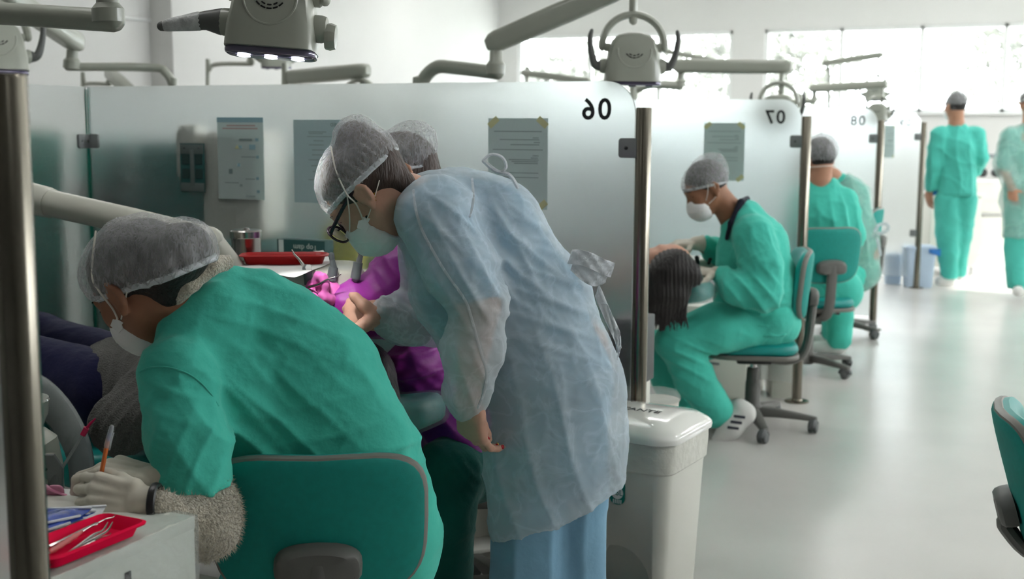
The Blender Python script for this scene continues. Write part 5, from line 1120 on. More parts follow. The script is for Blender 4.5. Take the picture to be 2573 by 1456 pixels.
fo = allf(crumple(.004, 17, 1), crumple(.002, 40, 2),
    folds(P(640, 1130, 2.4), .16, V(.8, .55, 0), .07, .014, 1.6, 1), folds(P(560, 1000, 2.4), .10, V(.75, .6, 0), .06, .010, .8, 2),
    folds(P(430, 980, 2.33), .09, V(.3, .9, 0), .045, .006, 1., 3), folds(P(480, 1180, 2.28), .10, V(.9, -.3, 0), .05, .006, 1.2, 4),
    folds(P(920, 1100, 2.42), .15, V(-.2, 1, 0), .075, .009, 1.6, 5), folds(P(780, 900, 2.42), .2, V(.5, .8, 0), .09, .003, 1.2, 6), folds(P(1040, 1180, 2.5), .08, V(0, 1, 0), .045, .010, 1., 7), folds(P(720, 780, 2.45), .12, V(.35, .9, 0), .045, .006, 1.2, 8))
hemP = P(428, 1248, 2.33)
def slice_hem(vf):  # open the sleeve along its hem: drop everything of the sleeve below the hem line
    return vf
slc = P(500, 1238, 2.33); sln = nrm(np.cross(P(420, 1258, 2.33)-P(575, 1222, 2.33), AW)); sln = sln if sln[2] < 0 else -sln
clo = smesh('scrub_top', sdf(tpp, .006, .028, cuts=[(P(490, 712, 2.5), nrm(V(-.60, .78, .1)))], post=fo, pre=len(slv), precuts=[(slc, sln)]), 'scrub_green', p1)
hh = [h[0] for h in hits(clo, [(352, 935), (375, 925), (410, 922), (450, 930), (490, 950), (525, 985), (548, 1020)], .0008)]
if len(hh) > 2: MB().tube(spline(hh, 5), .0016, 6).build('shoulder_seam', 'scrub_green', p1)
smesh('fleece_collar', sdf(chain([(P(436, 752, 2.46), .02), (P(475, 708, 2.44), .022), (P(530, 668, 2.46), .020), (P(570, 660, 2.50), .016)]), .005, .01, post=crumple(.002, 120, 4)), 'fleece_cream', p1)
flc = smesh('fleece_sleeve', sdf(chain([(P(480, 1150, 2.36), M(80, 2.36)), (P(515, 1290, 2.33), M(86, 2.33)), (P(520, 1330, 2.29), M(80, 2.29))])+chain([(P(520, 1330, 2.29), M(70, 2.29)), (P(405, 1288, 2.21), M(46, 2.2)), (P(390, 1282, 2.20), M(42, 2.2))]), .0065, .03, post=allf(crumple(.003, 30, 6), crumple(.002, 130, 7))), 'fleece_cream', p1)
# fur strands on the fleece so that its outline is hairy
rs = np.random.RandomState(9); vv = np.array([v.co[:] for v in flc.data.vertices]); nn = np.array([v.normal[:] for v in flc.data.vertices]); sel = rs.choice(len(vv), 7000); fv = []; ff = []
for i in sel:
    a = vv[i]; n_ = nrm(nn[i]+rs.normal(size=3)*.5+np.array([0, 0, -.5])); s_ = nrm(np.cross(n_, rs.normal(size=3)))*.0007; k = len(fv); fv += [a-s_, a+s_, a+n_*rs.uniform(.006, .013)]; ff.append((k, k+1, k+2))
me = bpy.data.meshes.new('fleece_pile'); me.from_pydata([tuple(map(float, q)) for q in fv], [], ff); fp = _finish(me, 'fleece_pile', 'fleece_cream', None, None, True); fp.parent = flc; fp['kind'] = 'stuff'
# trousers
smesh('trousers', sdf(chain([(hc-RT*.1, .12), (kL, .085), (np.array([kL[0], kL[1], .12]), .075)])+chain([(hc+RT*.1, .12), (kR, .085), (np.array([kR[0], kR[1], .12]), .075)])+[cone(hc-RT*.1, .13, hc+RT*.1, .13)], .009, .03, post=crumple(.004, 20, 5)), 'scrub_green', p1)
smesh('thigh_trouser', sdf([cone(P(480, 1440, 2.38), .075, P(640, 1470, 2.5), .09)], .009, .02), 'pants_darkgreen', p1) if False else None
for kk in (kL, kR):
    smesh('shoe', sdf([cone(np.array([kk[0], kk[1], .045]), .042, np.array([kk[0], kk[1], .04])+AW*.14, .036)], .007, .02, cuts=[((0, 0, .002), (0, 0, -1))]), 'shoe_white', p1)
# gloved hands
pr, _ = hand_prims(wr1r+V(-1, .1, 0)*.012, V(-1, .22, .12), V(-.25, -.9, .15), -AW+ZZ*.25, each=((28, 62, 45), (34, 72, 45), (40, 80, 45), (46, 80, 45)), size=1.1, thumb=(.8, .35, .45), tcurl=12)
glove('glove', pr, 'latex', p1, (wr1r+V(-1, 0, 0)*.01, .03, wr1r+V(1, -.04, .1)*.035, .034))
pr, _ = hand_prims(wr1+V(-1, -.05, 0)*.01, V(-1, .16, .06), V(-.15, -.50, .85), ZZ*.85+AW*.5, each=((36, 58, 30), (40, 62, 30), (44, 66, 32), (48, 68, 32)), size=1.05, thumb=(.8, .35, .45), tcurl=10)
glove('glove', pr, 'latex', p1, (wr1+V(-1, 0, 0)*.008, .031, wr1+V(1, -.05, .0)*.012, .033))
wt = MB().tube(arc(wr1+V(1, -.05, 0)*.014, .035, 0, 352, ZZ, AW, 26), .005, 8, closed=True, flat=(RT, 1.6)).build('wristwatch', 'watch_black', p1)
pn = thing('pen', 'orange ballpoint pen with clear cap in the writing glove', 'pen', P(256, 1195, 2.25))
a, b, c_, e = P(250, 1215, 2.25), P(271, 1108, 2.25), P(271, 1112, 2.25), P(281, 1074, 2.25)
MB().tube([a, b], .0042, 8, cap='flat').build('barrel', 'pen_orange', pn); MB().tube([c_-(e-c_)*.25, c_, e], [.0056, .0056, .0045], 10).build('cap', 'pen_clear', pn); MB().tube([c_+(e-c_)*.05, c_+(e-c_)*.45], .003, 8).build('plug', 'pen_blue', pn); MB().tube([c_+(e-c_)*.6+RT*.006, c_-(e-c_)*.5+RT*.007], .0014, 6).build('clip', 'pen_clear', pn)

# ------------------------------------------------------------------ 2. standing woman in the pale blue gown
p2 = thing('person', 'standing person in pale blue gown, glasses and mask, leaning over the patient', 'person', floorat(P(1370, 1300, 2.95)))
hd2 = Head(P(927, 487, 2.86), V(-.56, -.80, .20), V(-.80, .58, .06), 1.0)
neck2 = P(1025, 500, 2.88)
D2 = 2.93
shN = P(1095, 545, 2.80); elN = P(1205, 770, 2.74); wrN = P(1176, 1000, 2.75)
shF = P(1075, 560, 3.06); elF = P(1095, 800, 3.12); wrF = P(972, 800, 3.04)
body = hd2.face(neck2, .05)+[cone(neck2, .058, P(1100, 560, 2.92), .075)]+chain([(P(1130, 570, 2.93), .085), (P(1300, 760, D2), .08), (P(1385, 950, D2), .08)])
body += chain([(shN, .055), (elN, .045), (wrN, .027)])+chain([(shF, .055), (elF, .043), (wrF, .027)])
fL = P(1325, 1150, 2.93); fR = P(1435, 1150, 3.0)
for q in (fL, fR): body += chain([(np.array([q[0], q[1], .85]), .09), (np.array([q[0], q[1], .48]), .055), (np.array([q[0], q[1], .1]), .04), (np.array([q[0], q[1], .05])+V(-1, 0, .2)*.1, .035)])
# hanging near hand
prN, tipsN = hand_prims(wrN+V(.02, -1, 0)*.012, V(.10, -.9, .30), V(.62, .1, .80), V(.8, 0, -.60), each=((28, 30, 16), (30, 32, 16), (32, 34, 16), (34, 36, 16)), size=1.0, thumb=(.95, -.05, .35), tcurl=6)
prF, tipsF = hand_prims(wrF+V(-1, 0, 0)*.01, V(-1, .12, .25), V(-.3, -.3, .9), V(0, 1, .3), each=((35, 40, 20),)*4, size=1.0, thumb=(.55, -.6, .4), tcurl=14)
# thumb and fingers round the purple wrist
prF += chain([(P(945, 790, 2.99), .017), (P(915, 770, 2.99), .016), (P(893, 748, 3.0), .012), (P(884, 742, 3.02), .009)], k=.01)+chain([(P(945, 800, 2.99), .02), (P(915, 818, 2.97), .017), (P(892, 832, 2.96), .014), (P(878, 830, 2.97), .011)], k=.01)
body += prN+prF
B2 = smesh('body', sdf(body, .006, .018), 'skin_light', p2)
def proj(p):
    q = np.array(p)-CAMP; z = q@_fw; return (IW/2+FPX*(q@_r2)/z, IH/2-FPX*(q@_u2)/z)
for hp_, hn_ in hits(B2, [proj(tipsN[i][0]-tipsN[i][1]*.002) for i in range(3)], .0): MB().lathe([(.0, -.004), (.0056, -.001), (.005, .0015), (.0, .003)], hp_, hn_, 10).build('nail', 'nail_red', p2, smooth=3.2)
rg = hand_prims(wrN+V(.02, -1, 0)*.012, V(.10, -.9, .30), V(.62, .1, .80), V(.8, 0, -.60), each=((28, 30, 16),)*4, size=.98)[0]
c2, a2 = rg[7][1], nrm(rg[7][3]-rg[7][1]); c2 = c2+a2*.016; ref = nrm(np.cross(a2, ZZ+AW)); MB().tube(arc(c2, .0112, 0, 345, ref, np.cross(a2, ref), 20), .0013, 6, closed=True).build('ring', 'gold', p2)
hd2.eyes(p2)
bun2 = [((-.088, 0, .092), (.042, .046, .046)), ((-.075, 0, .045), (.05, .062, .05))]
hd2.hair(p2, 'hair_brown', bun2)
cp2 = hd2.cap(p2, bun2, front=(.098, .045), back=(-.13, -.0), seed=21)
m2 = hd2.mask(p2, True, 1.05)
hd2.strap(m2, [(.035, .07, -.03), (.01, .085, .0), (.0, .095, .03), (-.03, .092, .08), (-.055, .058, .122)]); hd2.strap(m2, [(.03, .07, -.038), (-.01, .077, -.03), (-.06, .066, -.012)]); hd2.strap(m2, [(.085, .055, -.02), (.04, .082, .0), (.0, .092, .03)]); hd2.strap(m2, [(.035, -.07, -.03), (.0, -.095, .03), (-.03, -.092, .08), (-.055, -.055, .115)])
gl = MB()
for q in (-1, 1):
    fr_ = [hd2.L(.112+.004*math.cos(a_), q*.036+.030*math.cos(a_)*q, .002+.026*math.sin(a_)) for a_ in np.linspace(0, 2*PI, 20)[:-1]]; gl.tube(fr_, .003, 8, closed=True)
gl.tube([hd2.L(.114, -.008, .01), hd2.L(.117, 0, .013), hd2.L(.114, .008, .01)], .0025, 8)
for q in (-1, 1): gl.tube(spline([hd2.L(.112, q*.062, .012), hd2.L(.1, q*.072, .014), hd2.L(.04, q*.08, .02), hd2.L(-.01, q*.085, .022)], 4), .0035, 8, flat=(hd2.u, 1.3))
go = gl.build('glasses', 'glasses', p2)
for q in (-1, 1): MB().lathe([(.0, 0), (.024, 0), (.024, .001), (.0, .0015)], hd2.L(.112, q*.034, .004), hd2.f, 20, sq=(1., 1.)).build('lens', 'glasses_lens', go)
eh = hits(B2, [(940, 486)], .002)
if eh:
    er = MB()
    for i in range(8): er.lathe([(.0, -.0026), (.0026, 0), (.0, .0026)], eh[0][0]+RT*.003*math.sin(i*2.4)-ZZ*.0026*i, ZZ, 8)
    er.build('earring', 'gold', p2, smooth=3.2)
# scrubs under the gown, then the thin gown
sqB = (AW, .86)
def torso2(g): return chain([B(1075, 530, D2, 88-g), B(1130, 545, D2, 118-g), B(1225, 590, D2, 142-g), B(1322, 770, D2, 158-g), B(1385, 960, D2, 172-g)], sqB)+chain([B(1065, 600, D2-.02, 60-g*.8), B(1130, 740, D2, 90-g), B(1230, 930, D2, 100-g)], sqB)
sc2 = torso2(18)+chain([B(1385, 960, D2, 150), B(1380, 1120, D2, 150)], sqB)+chain([B(1095, 545, 2.80, 92), B(1150, 660, 2.77, 78), B(1196, 735, 2.75, 64)])+chain([B(1075, 560, 3.06, 80), B(1090, 700, 3.1, 70)])
smesh('scrub_top', sdf(sc2, .008, .03, cuts=[(P(1010, 480, D2), nrm(V(-.75, .6, 0)))], post=crumple(.004, 22, 31)), 'scrub_blue', p2)
gn = torso2(0)+chain([B(1385, 960, D2, 170), B(1400, 1100, D2, 170), B(1398, 1300, D2, 166)], sqB)+chain([B(1480, 1000, D2, 84), B(1488, 1180, D2+.02, 84)], sqB)+chain([B(1290, 1100, D2-.03, 84), B(1312, 1320, D2-.03, 84)], sqB)
gn += chain([B(1095, 545, 2.80, 106), B(1160, 680, 2.76, 94), B(1204, 770, 2.74, 64), B(1188, 880, 2.74, 72), B(1172, 985, 2.75, 54), B(1178, 1020, 2.76, 38)])
gn += chain([B(1075, 570, 3.06, 84), B(1095, 790, 3.12, 78), B(1020, 805, 3.06, 58), B(968, 790, 3.03, 44)])
hemN = nrm(np.cross(P(1235, 1352, D2)-P(1530, 1232, D2), AW)); hemN = hemN if hemN[2] < 0 else -hemN
fo2 = allf(crumple(.005, 15, 41), crumple(.0028, 50, 42), folds(P(1230, 640, 2.8), .12, V(.85, .5, 0), .06, .016, 1., 1), folds(P(1150, 560, 2.75), .09, V(.6, .75, 0), .05, .012, 1., 2), folds(P(1170, 700, 2.7), .12, V(.85, .45, 0), .045, .010, 1., 3), folds(P(1330, 640, 2.8), .12, V(.55, .8, 0), .05, .012, 1., 4), folds(P(1400, 760, 2.8), .14, V(.3, .95, 0), .05, .010, 1., 5), folds(P(1190, 960, 2.72), .09, V(1, .15, 0), .04, .007, 1.2, 6), folds(P(1380, 1150, 2.8), .28, V(1, .25, 0), .085, .010, 1.3, 7), folds(P(1010, 800, 3.0), .07, V(.6, .8, 0), .035, .008, 1., 8))
smesh('gown', sdf(gn, .006, .04, cuts=[(P(1012, 470, D2), nrm(V(-.78, .6, 0))), (P(1235, 1350, D2), hemN)], post=fo2), 'gown_veil', p2)
G2 = [o for o in p2.children if o.name.startswith('gown')][0]
# sleeve seam and tied bows
for sp in ([(1040, 480), (1046, 530), (1062, 580), (1088, 630), (1118, 680), (1150, 725), (1172, 760), (1185, 800), (1198, 850), (1212, 900), (1222, 940), (1216, 985), (1200, 1025)], [(1178, 420), (1186, 450), (1188, 500), (1180, 545)]):
    hh = [h[0] for h in hits(G2, sp, .0015)]
    if len(hh) > 2: MB().tube(spline(hh, 5), .0035, 6, flat=(AW, .5)).build('seam', 'bow_veil', p2)
cfp = chain([(P(1052, 832, 3.045), M(42, 3.05)), (P(1000, 812, 3.03), M(46, 3.03)), (P(956, 786, 3.02), M(46, 3.02))])
smesh('cuff', sdf(cfp, .0055, .02, cuts=[(P(946, 790, 3.02), V(-1, .18, 0))], post=allf(crumple(.005, 34, 44), folds(P(960, 800, 3.), .06, V(.3, .9, 0), .018, .006, .6, 3))), 'bow_veil', p2)
bw = MB()
for pts, r_ in (([(1215, 402), (1235, 388), (1262, 396), (1272, 420), (1255, 432), (1225, 412)], .004), ([(1215, 405), (1245, 430), (1280, 440), (1300, 470)], .005)): bw.tube(spline([P(*q, 2.86) for q in pts], 5), r_, 6, flat=(AW, 2.2))
bw.build('neck_bow', 'bow_veil', p2)
def ribbon(pts, w, dd, name='waist_bow'):
    g = []
    for q in spline([P(a_, b_, c_) for a_, b_, c_ in pts], 6): g.append([q+V(.3, .9, .3)*w*u_+AW*.004*math.sin(u_*5+len(g)) for u_ in np.linspace(-1, 1, 6)])
    return MB().sheet(g, .0012).build(name, 'bow_veil', p2, smooth=1.5)
ribbon([(1432, 645, 2.86), (1470, 650, 2.85), (1510, 668, 2.86), (1540, 680, 2.88)], .018, 0); ribbon([(1440, 660, 2.86), (1475, 690, 2.85), (1505, 700, 2.86), (1528, 690, 2.87)], .02, 0); ribbon([(1500, 730, 2.88), (1530, 800, 2.86), (1552, 850, 2.86), (1556, 890, 2.86)], .016, 0)
# trousers and shoes
smesh('trousers', sdf(sum([chain([(np.array([q[0], q[1], .70]), .085), (np.array([q[0], q[1], .5]), .092), (np.array([q[0], q[1], .14]), .095)]) for q in (fL, fR)], []), .009, .02, cuts=[((0, 0, .05), (0, 0, -1))], post=allf(crumple(.003, 20, 8), folds(P(1380, 1400, 2.8), .3, RT, .09, .010, .6, 3))), 'pants_blue', p2)
for q in (fL, fR): smesh('shoe', sdf([cone(np.array([q[0], q[1], .045])+V(1, 0, 0)*.05, .045, np.array([q[0], q[1], .04])+V(-1, 0, .2)*.15, .038)], .007, .02, cuts=[((0, 0, .002), (0, 0, -1))]), 'shoe_white', p2)

# ------------------------------------------------------------------ 3. operator in the purple gown, seated behind
p3 = thing('person', 'seated operator in purple gown and pink gloves, half hidden behind the blue gown', 'person', floorat(P(1290, 1000, 3.6)))
hd3 = Head(P(1010, 452, 3.38), V(-.75, -.55, -.1), V(-.5, .8, .1), 1.0); neck3 = P(1085, 520, 3.42)
shA = P(1090, 640, 3.28); elA = P(985, 745, 3.2); wrA = P(872, 752, 3.12); shB = P(1180, 620, 3.62); elB = P(1040, 800, 3.56); wrB = P(900, 790, 3.30)
hp3 = P(1290, 1000, 3.62); kA = P(1125, 1195, 3.08); kB = P(1040, 1010, 3.45)
body = hd3.face(neck3, .05)+[cone(neck3, .06, P(1130, 640, 3.45), .1)]+chain([(P(1150, 660, 3.45), .12), (P(1230, 900, 3.52), .12), (P(1265, 1040, 3.56), .13)])+chain([(shA, .05), (elA, .042), (wrA, .028)])+chain([(shB, .05), (elB, .042), (wrB, .028)])
ftA = np.array([kA[0], kA[1], .06]); ftB = np.array([kB[0], kB[1], .06])
body += chain([(P(1260, 1100, 3.4), .08), (kA, .06), (ftA+ZZ*.05, .04), (ftA+AW*-.1, .035)])+chain([(P(1200, 1050, 3.6), .08), (kB, .06), (ftB+ZZ*.05, .04), (ftB+V(-1, 0, 0)*.1, .035)])
smesh('body', sdf(body, .008, .02), 'skin_mid', p3)
hd3.hair(p3, 'hair_brown', None, res=.008); hd3.cap(p3, [((-.08, 0, .06), (.06, .06, .055))], seed=31, res=.007); hd3.mask(p3)
gp = chain([(P(1130, 640, 3.45), .14), (P(1200, 860, 3.5), .15), (P(1240, 1020, 3.54), .16)])+chain([(shA, .08), (P(1020, 690, 3.24), .085), (elA, .075), (P(905, 765, 3.16), .066), (P(872, 776, 3.13), .056)])+chain([(shB, .08), (elB, .075), (P(940, 800, 3.36), .055)])
gp += chain([(P(1240, 1010, 3.54), .13), (P(1120, 960, 3.35), .12), (P(1040, 920, 3.25), .08)])+chain([(P(1250, 1060, 3.45), .12), (P(1140, 1080, 3.2), .095), (P(1165, 1120, 3.10), .06)])
smesh('purple_gown', sdf(gp, .0075, .035, cuts=[(neck3-ZZ*.01, nrm(V(-.3, .95, 0)))], post=allf(crumple(.006, 20, 51), folds(P(1040, 930, 3.2), .14, V(-.3, .95, 0), .06, .018, 1., 3), folds(P(980, 690, 3.15), .1, V(.8, .5, 0), .05, .010, 1., 4), folds(P(1100, 1040, 3.1), .14, V(.6, .8, 0), .07, .014, 1., 5))), 'gown_purple', p3)
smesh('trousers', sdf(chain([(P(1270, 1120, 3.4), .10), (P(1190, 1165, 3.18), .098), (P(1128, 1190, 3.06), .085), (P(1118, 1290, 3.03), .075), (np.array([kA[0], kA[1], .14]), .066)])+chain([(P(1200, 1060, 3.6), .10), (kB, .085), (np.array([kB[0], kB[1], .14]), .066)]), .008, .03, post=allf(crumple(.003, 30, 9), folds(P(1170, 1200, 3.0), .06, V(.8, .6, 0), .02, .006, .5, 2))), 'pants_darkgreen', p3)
for q, dr in ((ftA, -AW), (ftB, V(-1, 0, 0))): smesh('shoe', sdf([cone(q-dr*.03-ZZ*.015, .043, q+dr*.13-ZZ*.02, .037)], .007, .02, cuts=[((0, 0, .002), (0, 0, -1))]), 'shoe_white', p3)
g_ = lambda *pts: chain([(P(x, y, z), r) for x, y, z, r in pts], k=.006)
pr = [ell(P(828, 738, 3.12), (.034, .024, .036), (V(.6, .8, 0), AW, V(-.8, .6, 0)))]+g_((838, 742, 3.12, .026), (852, 772, 3.12, .030), (868, 786, 3.13, .034))
pr += g_((812, 722, 3.11, .015), (796, 706, 3.10, .0125), (800, 694, 3.09, .0118), (812, 698, 3.075, .0112), (818, 716, 3.07, .0108), (817, 734, 3.07, .0088))
pr += g_((808, 732, 3.12, .015), (784, 716, 3.11, .0125), (778, 728, 3.09, .0115), (788, 744, 3.08, .0105), (798, 752, 3.08, .009))
pr += g_((812, 748, 3.12, .015), (790, 736, 3.12, .0125), (782, 748, 3.11, .011), (796, 764, 3.10, .010))
pr += g_((838, 756, 3.10, .017), (826, 752, 3.08, .0135), (816, 748, 3.07, .0115), (808, 742, 3.068, .009))
glove('glove', pr, 'latex_pink', p3)
pr, _ = hand_prims(P(880, 800, 3.3), V(-1, .1, -.3), V(0, -.9, -.3), V(0, .4, .9), each=((40, 50, 30),)*4, size=1.05)
glove('glove', pr, 'latex_pink', p3, (P(878, 800, 3.3), .032, P(905, 795, 3.31), .036))
mi = thing('mouth_mirror', 'thin steel dental mirror held in the pink glove', 'instrument', P(800, 712, 3.07)); MB().tube(spline([P(776, 722, 3.07), P(800, 715, 3.06), P(822, 703, 3.06), P(842, 697, 3.06)], 5), np.linspace(.0035, .002, 16), 8).build('handle', 'instrument', mi); MB().tube(spline([P(842, 697, 3.06), P(850, 694, 3.06), P(857, 689, 3.06)], 4), .0012, 8).build('tip', 'instrument', mi)

# ------------------------------------------------------------------ 4. near patient lying on the chair
yq = 2.66; p4 = thing('person', 'patient lying back in grey sweater and navy trousers', 'person', (-2.3, yq, .55))
hd4 = Head(np.array([-1.69, yq+.0, .77]), (-.25, 0, .97), (.97, 0, .25), 1.0); nk = np.array([-1.83, yq, .73])
def Q(x, dy, z): return np.array([x, yq+dy, z])
body = hd4.face(nk, .05)+chain([(nk, .06), (Q(-1.85, 0, .74), .10), (Q(-2.1, 0, .70), .11), (Q(-2.4, 0, .66), .12)])
body += chain([(Q(-1.85, -.17, .75), .05), (Q(-2.16, -.29, .64), .042), (Q(-2.14, -.08, .84), .03)])+chain([(Q(-1.85, .17, .75), .05), (Q(-2.16, .27, .66), .042), (Q(-2.12, .10, .86), .03)])
for s_ in (-1, 1): body += chain([(Q(-2.45, s_*.09, .66), .07), (Q(-2.85, s_*.10, .74), .055), (Q(-3.3, s_*.09, .62), .042), (Q(-3.38, s_*.09, .70), .035)])
pr, _ = hand_prims(Q(-2.14, -.07, .845), np.array([-.1, .9, 0]), np.array([0, 0, -1.]), np.array([-.3, -.7, .2])); body += pr
pr, _ = hand_prims(Q(-2.12, .09, .87), np.array([-.1, -.9, 0]), np.array([0, 0, -1.]), np.array([-.3, .7, .2])); body += pr
smesh('body', sdf(body, .008, .02), 'skin_tan', p4)
smesh('hair', sdf([hd4.E((-.02, 0, .045), (.098, .084, .095)), hd4.C((-.05, 0, .09), .05, (-.11, 0, .12), .03)], .006, .02, cuts=[(hd4.L(.05, 0, .06), nrm(hd4.f*.9-hd4.u*.45))], post=crumple(.002, 60, 4)), 'hair_black', p4)
sw = chain([(Q(-1.84, 0, .73), .14), (Q(-2.1, 0, .70), .165), (Q(-2.40, 0, .67), .17)], (np.array([0, 0, 1.]), .85))+chain([(Q(-1.86, -.17, .74), .075), (Q(-2.16, -.30, .65), .075), (Q(-2.14, -.1, .83), .05)])+chain([(Q(-1.86, .17, .74), .075), (Q(-2.16, .28, .67), .07), (Q(-2.12, .12, .85), .05)])
smesh('sweater', sdf(sw, .0075, .03, post=allf(crumple(.004, 22, 61), folds(Q(-2.12, -.33, .70), .12, (-.9, 0, .5), .03, .010, .8, 3), folds(Q(-2.35, -.1, .78), .12, (.9, .3, 0), .04, .008, 1., 4))), 'sweater_grey', p4)
smesh('trousers', sdf(sum([chain([(Q(-2.42, s_*.085, .665), .115), (Q(-2.85, s_*.10, .745), .085), (Q(-3.28, s_*.09, .63), .065)]) for s_ in (-1, 1)], []), .008, .03, post=crumple(.003, 20, 62)), 'pants_navy', p4)
for s_ in (-1, 1): smesh('shoe', sdf([cone(Q(-3.36, s_*.09, .62), .042, Q(-3.42, s_*.09, .78), .036)], .007, .02), 'shoe_white', p4)

# ------------------------------------------------------------------ 5. man in green in the cubicle of panel 07
d5 = 5.6; p5 = thing('person', 'seated man in green scrubs, white mask and cap, treating the long-haired patient', 'person', floorat(C2))
hd5 = Head(P(1776, 478, d5), V(-.86, -.48, -.12), V(-.45, .88, 0), 1.0); nk5 = P(1840, 540, d5+.02)
shn = P(1893, 590, d5-.14); eln = P(1918, 738, d5-.24); wrn = P(1806, 690, d5-.16); shf = P(1880, 590, d5+.2); elf = P(1850, 660, d5+.26); wrf = P(1752, 612, d5+.1)
hp5 = P(1950, 810, d5); knn = P(1690, 858, d5-.12); ann = P(1815, 1025, d5-.1); knf = P(1650, 880, d5+.2); anf = P(1735, 1010, d5+.15)
body = hd5.face(nk5, .056)+[cone(nk5, .062, P(1880, 600, d5), .1)]+chain([(P(1890, 610, d5), .12), (P(1925, 720, d5), .11), (P(1935, 800, d5), .09)])+chain([(shn, .05), (eln, .042), (wrn, .028)])+chain([(shf, .05), (elf, .042), (wrf, .028)])
hp5 = P(1930, 812, d5)
body += chain([(hp5, .08), (knn, .06), (ann, .042)])+chain([(hp5+AW*.15, .08), (knf, .06), (anf, .042)])
smesh('body', sdf(body, .008, .02), 'skin_tan', p5); hd5.eyes(p5)
smesh('hair', sdf([hd5.E((-.018, 0, .042), (.099, .081, .094))], .008, .02, cuts=[(hd5.L(.06, 0, .05), nrm(hd5.f*.85-hd5.u*.55)), (hd5.L(0, 0, -.02), -hd5.u)]), 'hair_black', p5)
hd5.cap(p5, [((-.05, 0, .08), (.08, .07, .06))], front=(.1, .045), back=(-.12, -.02), seed=41, res=.008); m5 = hd5.mask(p5)
hd5.strap(m5, [(.04, .066, -.03), (.02, .082, .0), (.0, .092, .04)], .003); hd5.strap(m5, [(.035, .066, -.05), (-.01, .08, -.03), (-.02, .09, .02)], .003)
R5 = lambda px: M(px, d5)
tp = chain([(P(1868, 560, d5), R5(58)), (P(1893, 620, d5), R5(84)), (P(1908, 720, d5), R5(92)), (P(1915, 800, d5), R5(84))])+chain([(P(1850, 640, d5-.02), R5(46)), (P(1848, 760, d5-.02), R5(58))])+chain([(shn, R5(52)), (P(1915, 670, d5-.2), R5(50)), (eln, R5(44)), (P(1850, 725, d5-.22), R5(40)), (P(1815, 695, d5-.17), R5(27))])+chain([(shf, R5(50)), (elf, R5(42)), (P(1800, 630, d5+.2), R5(32)), (P(1768, 612, d5+.12), R5(24))])
smesh('scrub_top', sdf(tp, .008, .035, cuts=[(P(1850, 525, d5), nrm(V(-.75, .66, 0)))], post=allf(crumple(.006, 22, 71), folds(P(1890, 740, d5-.28), .12, V(.8, .6, 0), .06, .016, 1., 2), folds(P(1880, 660, d5-.2), .1, V(.9, .3, 0), .05, .010, 1., 3), folds(P(1900, 790, d5-.15), .15, V(0, 1, 0), .06, .016, 1., 4))), 'scrub_green', p5)
smesh('collar', sdf(chain([(P(1826, 600, d5-.10), .010), (P(1836, 560, d5-.10), .012), (P(1862, 508, d5-.05), .015), (P(1878, 500, d5+.04), .014)]), .006, .01), 'collar_navy', p5)
tr5 = chain([(P(1955, 815, d5), R5(58)), (P(1800, 825, d5-.1), R5(62)), (P(1700, 858, d5-.12), R5(52)), (P(1745, 950, d5-.11), R5(48)), (P(1795, 1030, d5-.1), R5(46))])+chain([(P(1955, 815, d5+.15), R5(58)), (knf, R5(50)), (P(1690, 960, d5+.17), R5(48)), (P(1740, 1040, d5+.15), R5(42))])+[cone(P(1935, 795, d5-.05), R5(62), P(1935, 795, d5+.15), R5(62))]
smesh('trousers', sdf(tr5, .008, .03, post=allf(crumple(.005, 18, 73), folds(P(1740, 900, d5-.2), .12, V(.4, .9, 0), .05, .014, 1., 2))), 'scrub_green', p5)
# shoe with three dark stripes
sh_a, sh_b, sh_c = P(1868, 1040, d5-.1), P(1835, 1075, d5-.12), P(1806, 1106, d5-.13)
so_ = smesh('shoe', sdf(chain([(sh_a, .052), (sh_b, .052), (sh_c, .034)])+[cone(P(1856, 1022, d5-.1), .036, sh_a, .048)], .006, .03), 'shoe_white', p5)
for i in range(3): c_ = P(1842+8*i, 1076-14*i, d5-.178+.004*i); MB().box(c_, (.052, .006, .012), fr=(V(1, -.12, 0), AW, V(.12, 1, 0))).build('stripe', 'stripe_navy', so_, bevel=.002)
MB().tube([P(1806, 1122, d5-.13), P(1850, 1096, d5-.12), P(1888, 1050, d5-.1)], .012, 8, flat=(ZZ, .6)).build('sole', 'shoe_white', so_)
smesh('shoe', sdf(chain([(P(1780, 1045, d5+.15), .05), (P(1740, 1078, d5+.13), .04)]), .007, .03), 'shoe_white', p5)
pr, _ = hand_prims(P(1800, 688, d5-.16), V(-1, .15, .1), V(-.2, -.9, .2), -AW, each=((35, 40, 25),)*4, size=1.05); glove('glove', pr, 'latex', p5, (P(1800, 688, d5-.16), .033, P(1814, 692, d5-.165), .038), .005)
pr, _ = hand_prims(P(1748, 612, d5+.1), V(-1, -.05, 0), V(-.1, -.9, .2), -AW, each=((25, 30, 25),)*4, size=1.05); glove('glove', pr, 'latex', p5, (P(1748, 612, d5+.1), .033, P(1766, 612, d5+.11), .038), .005)

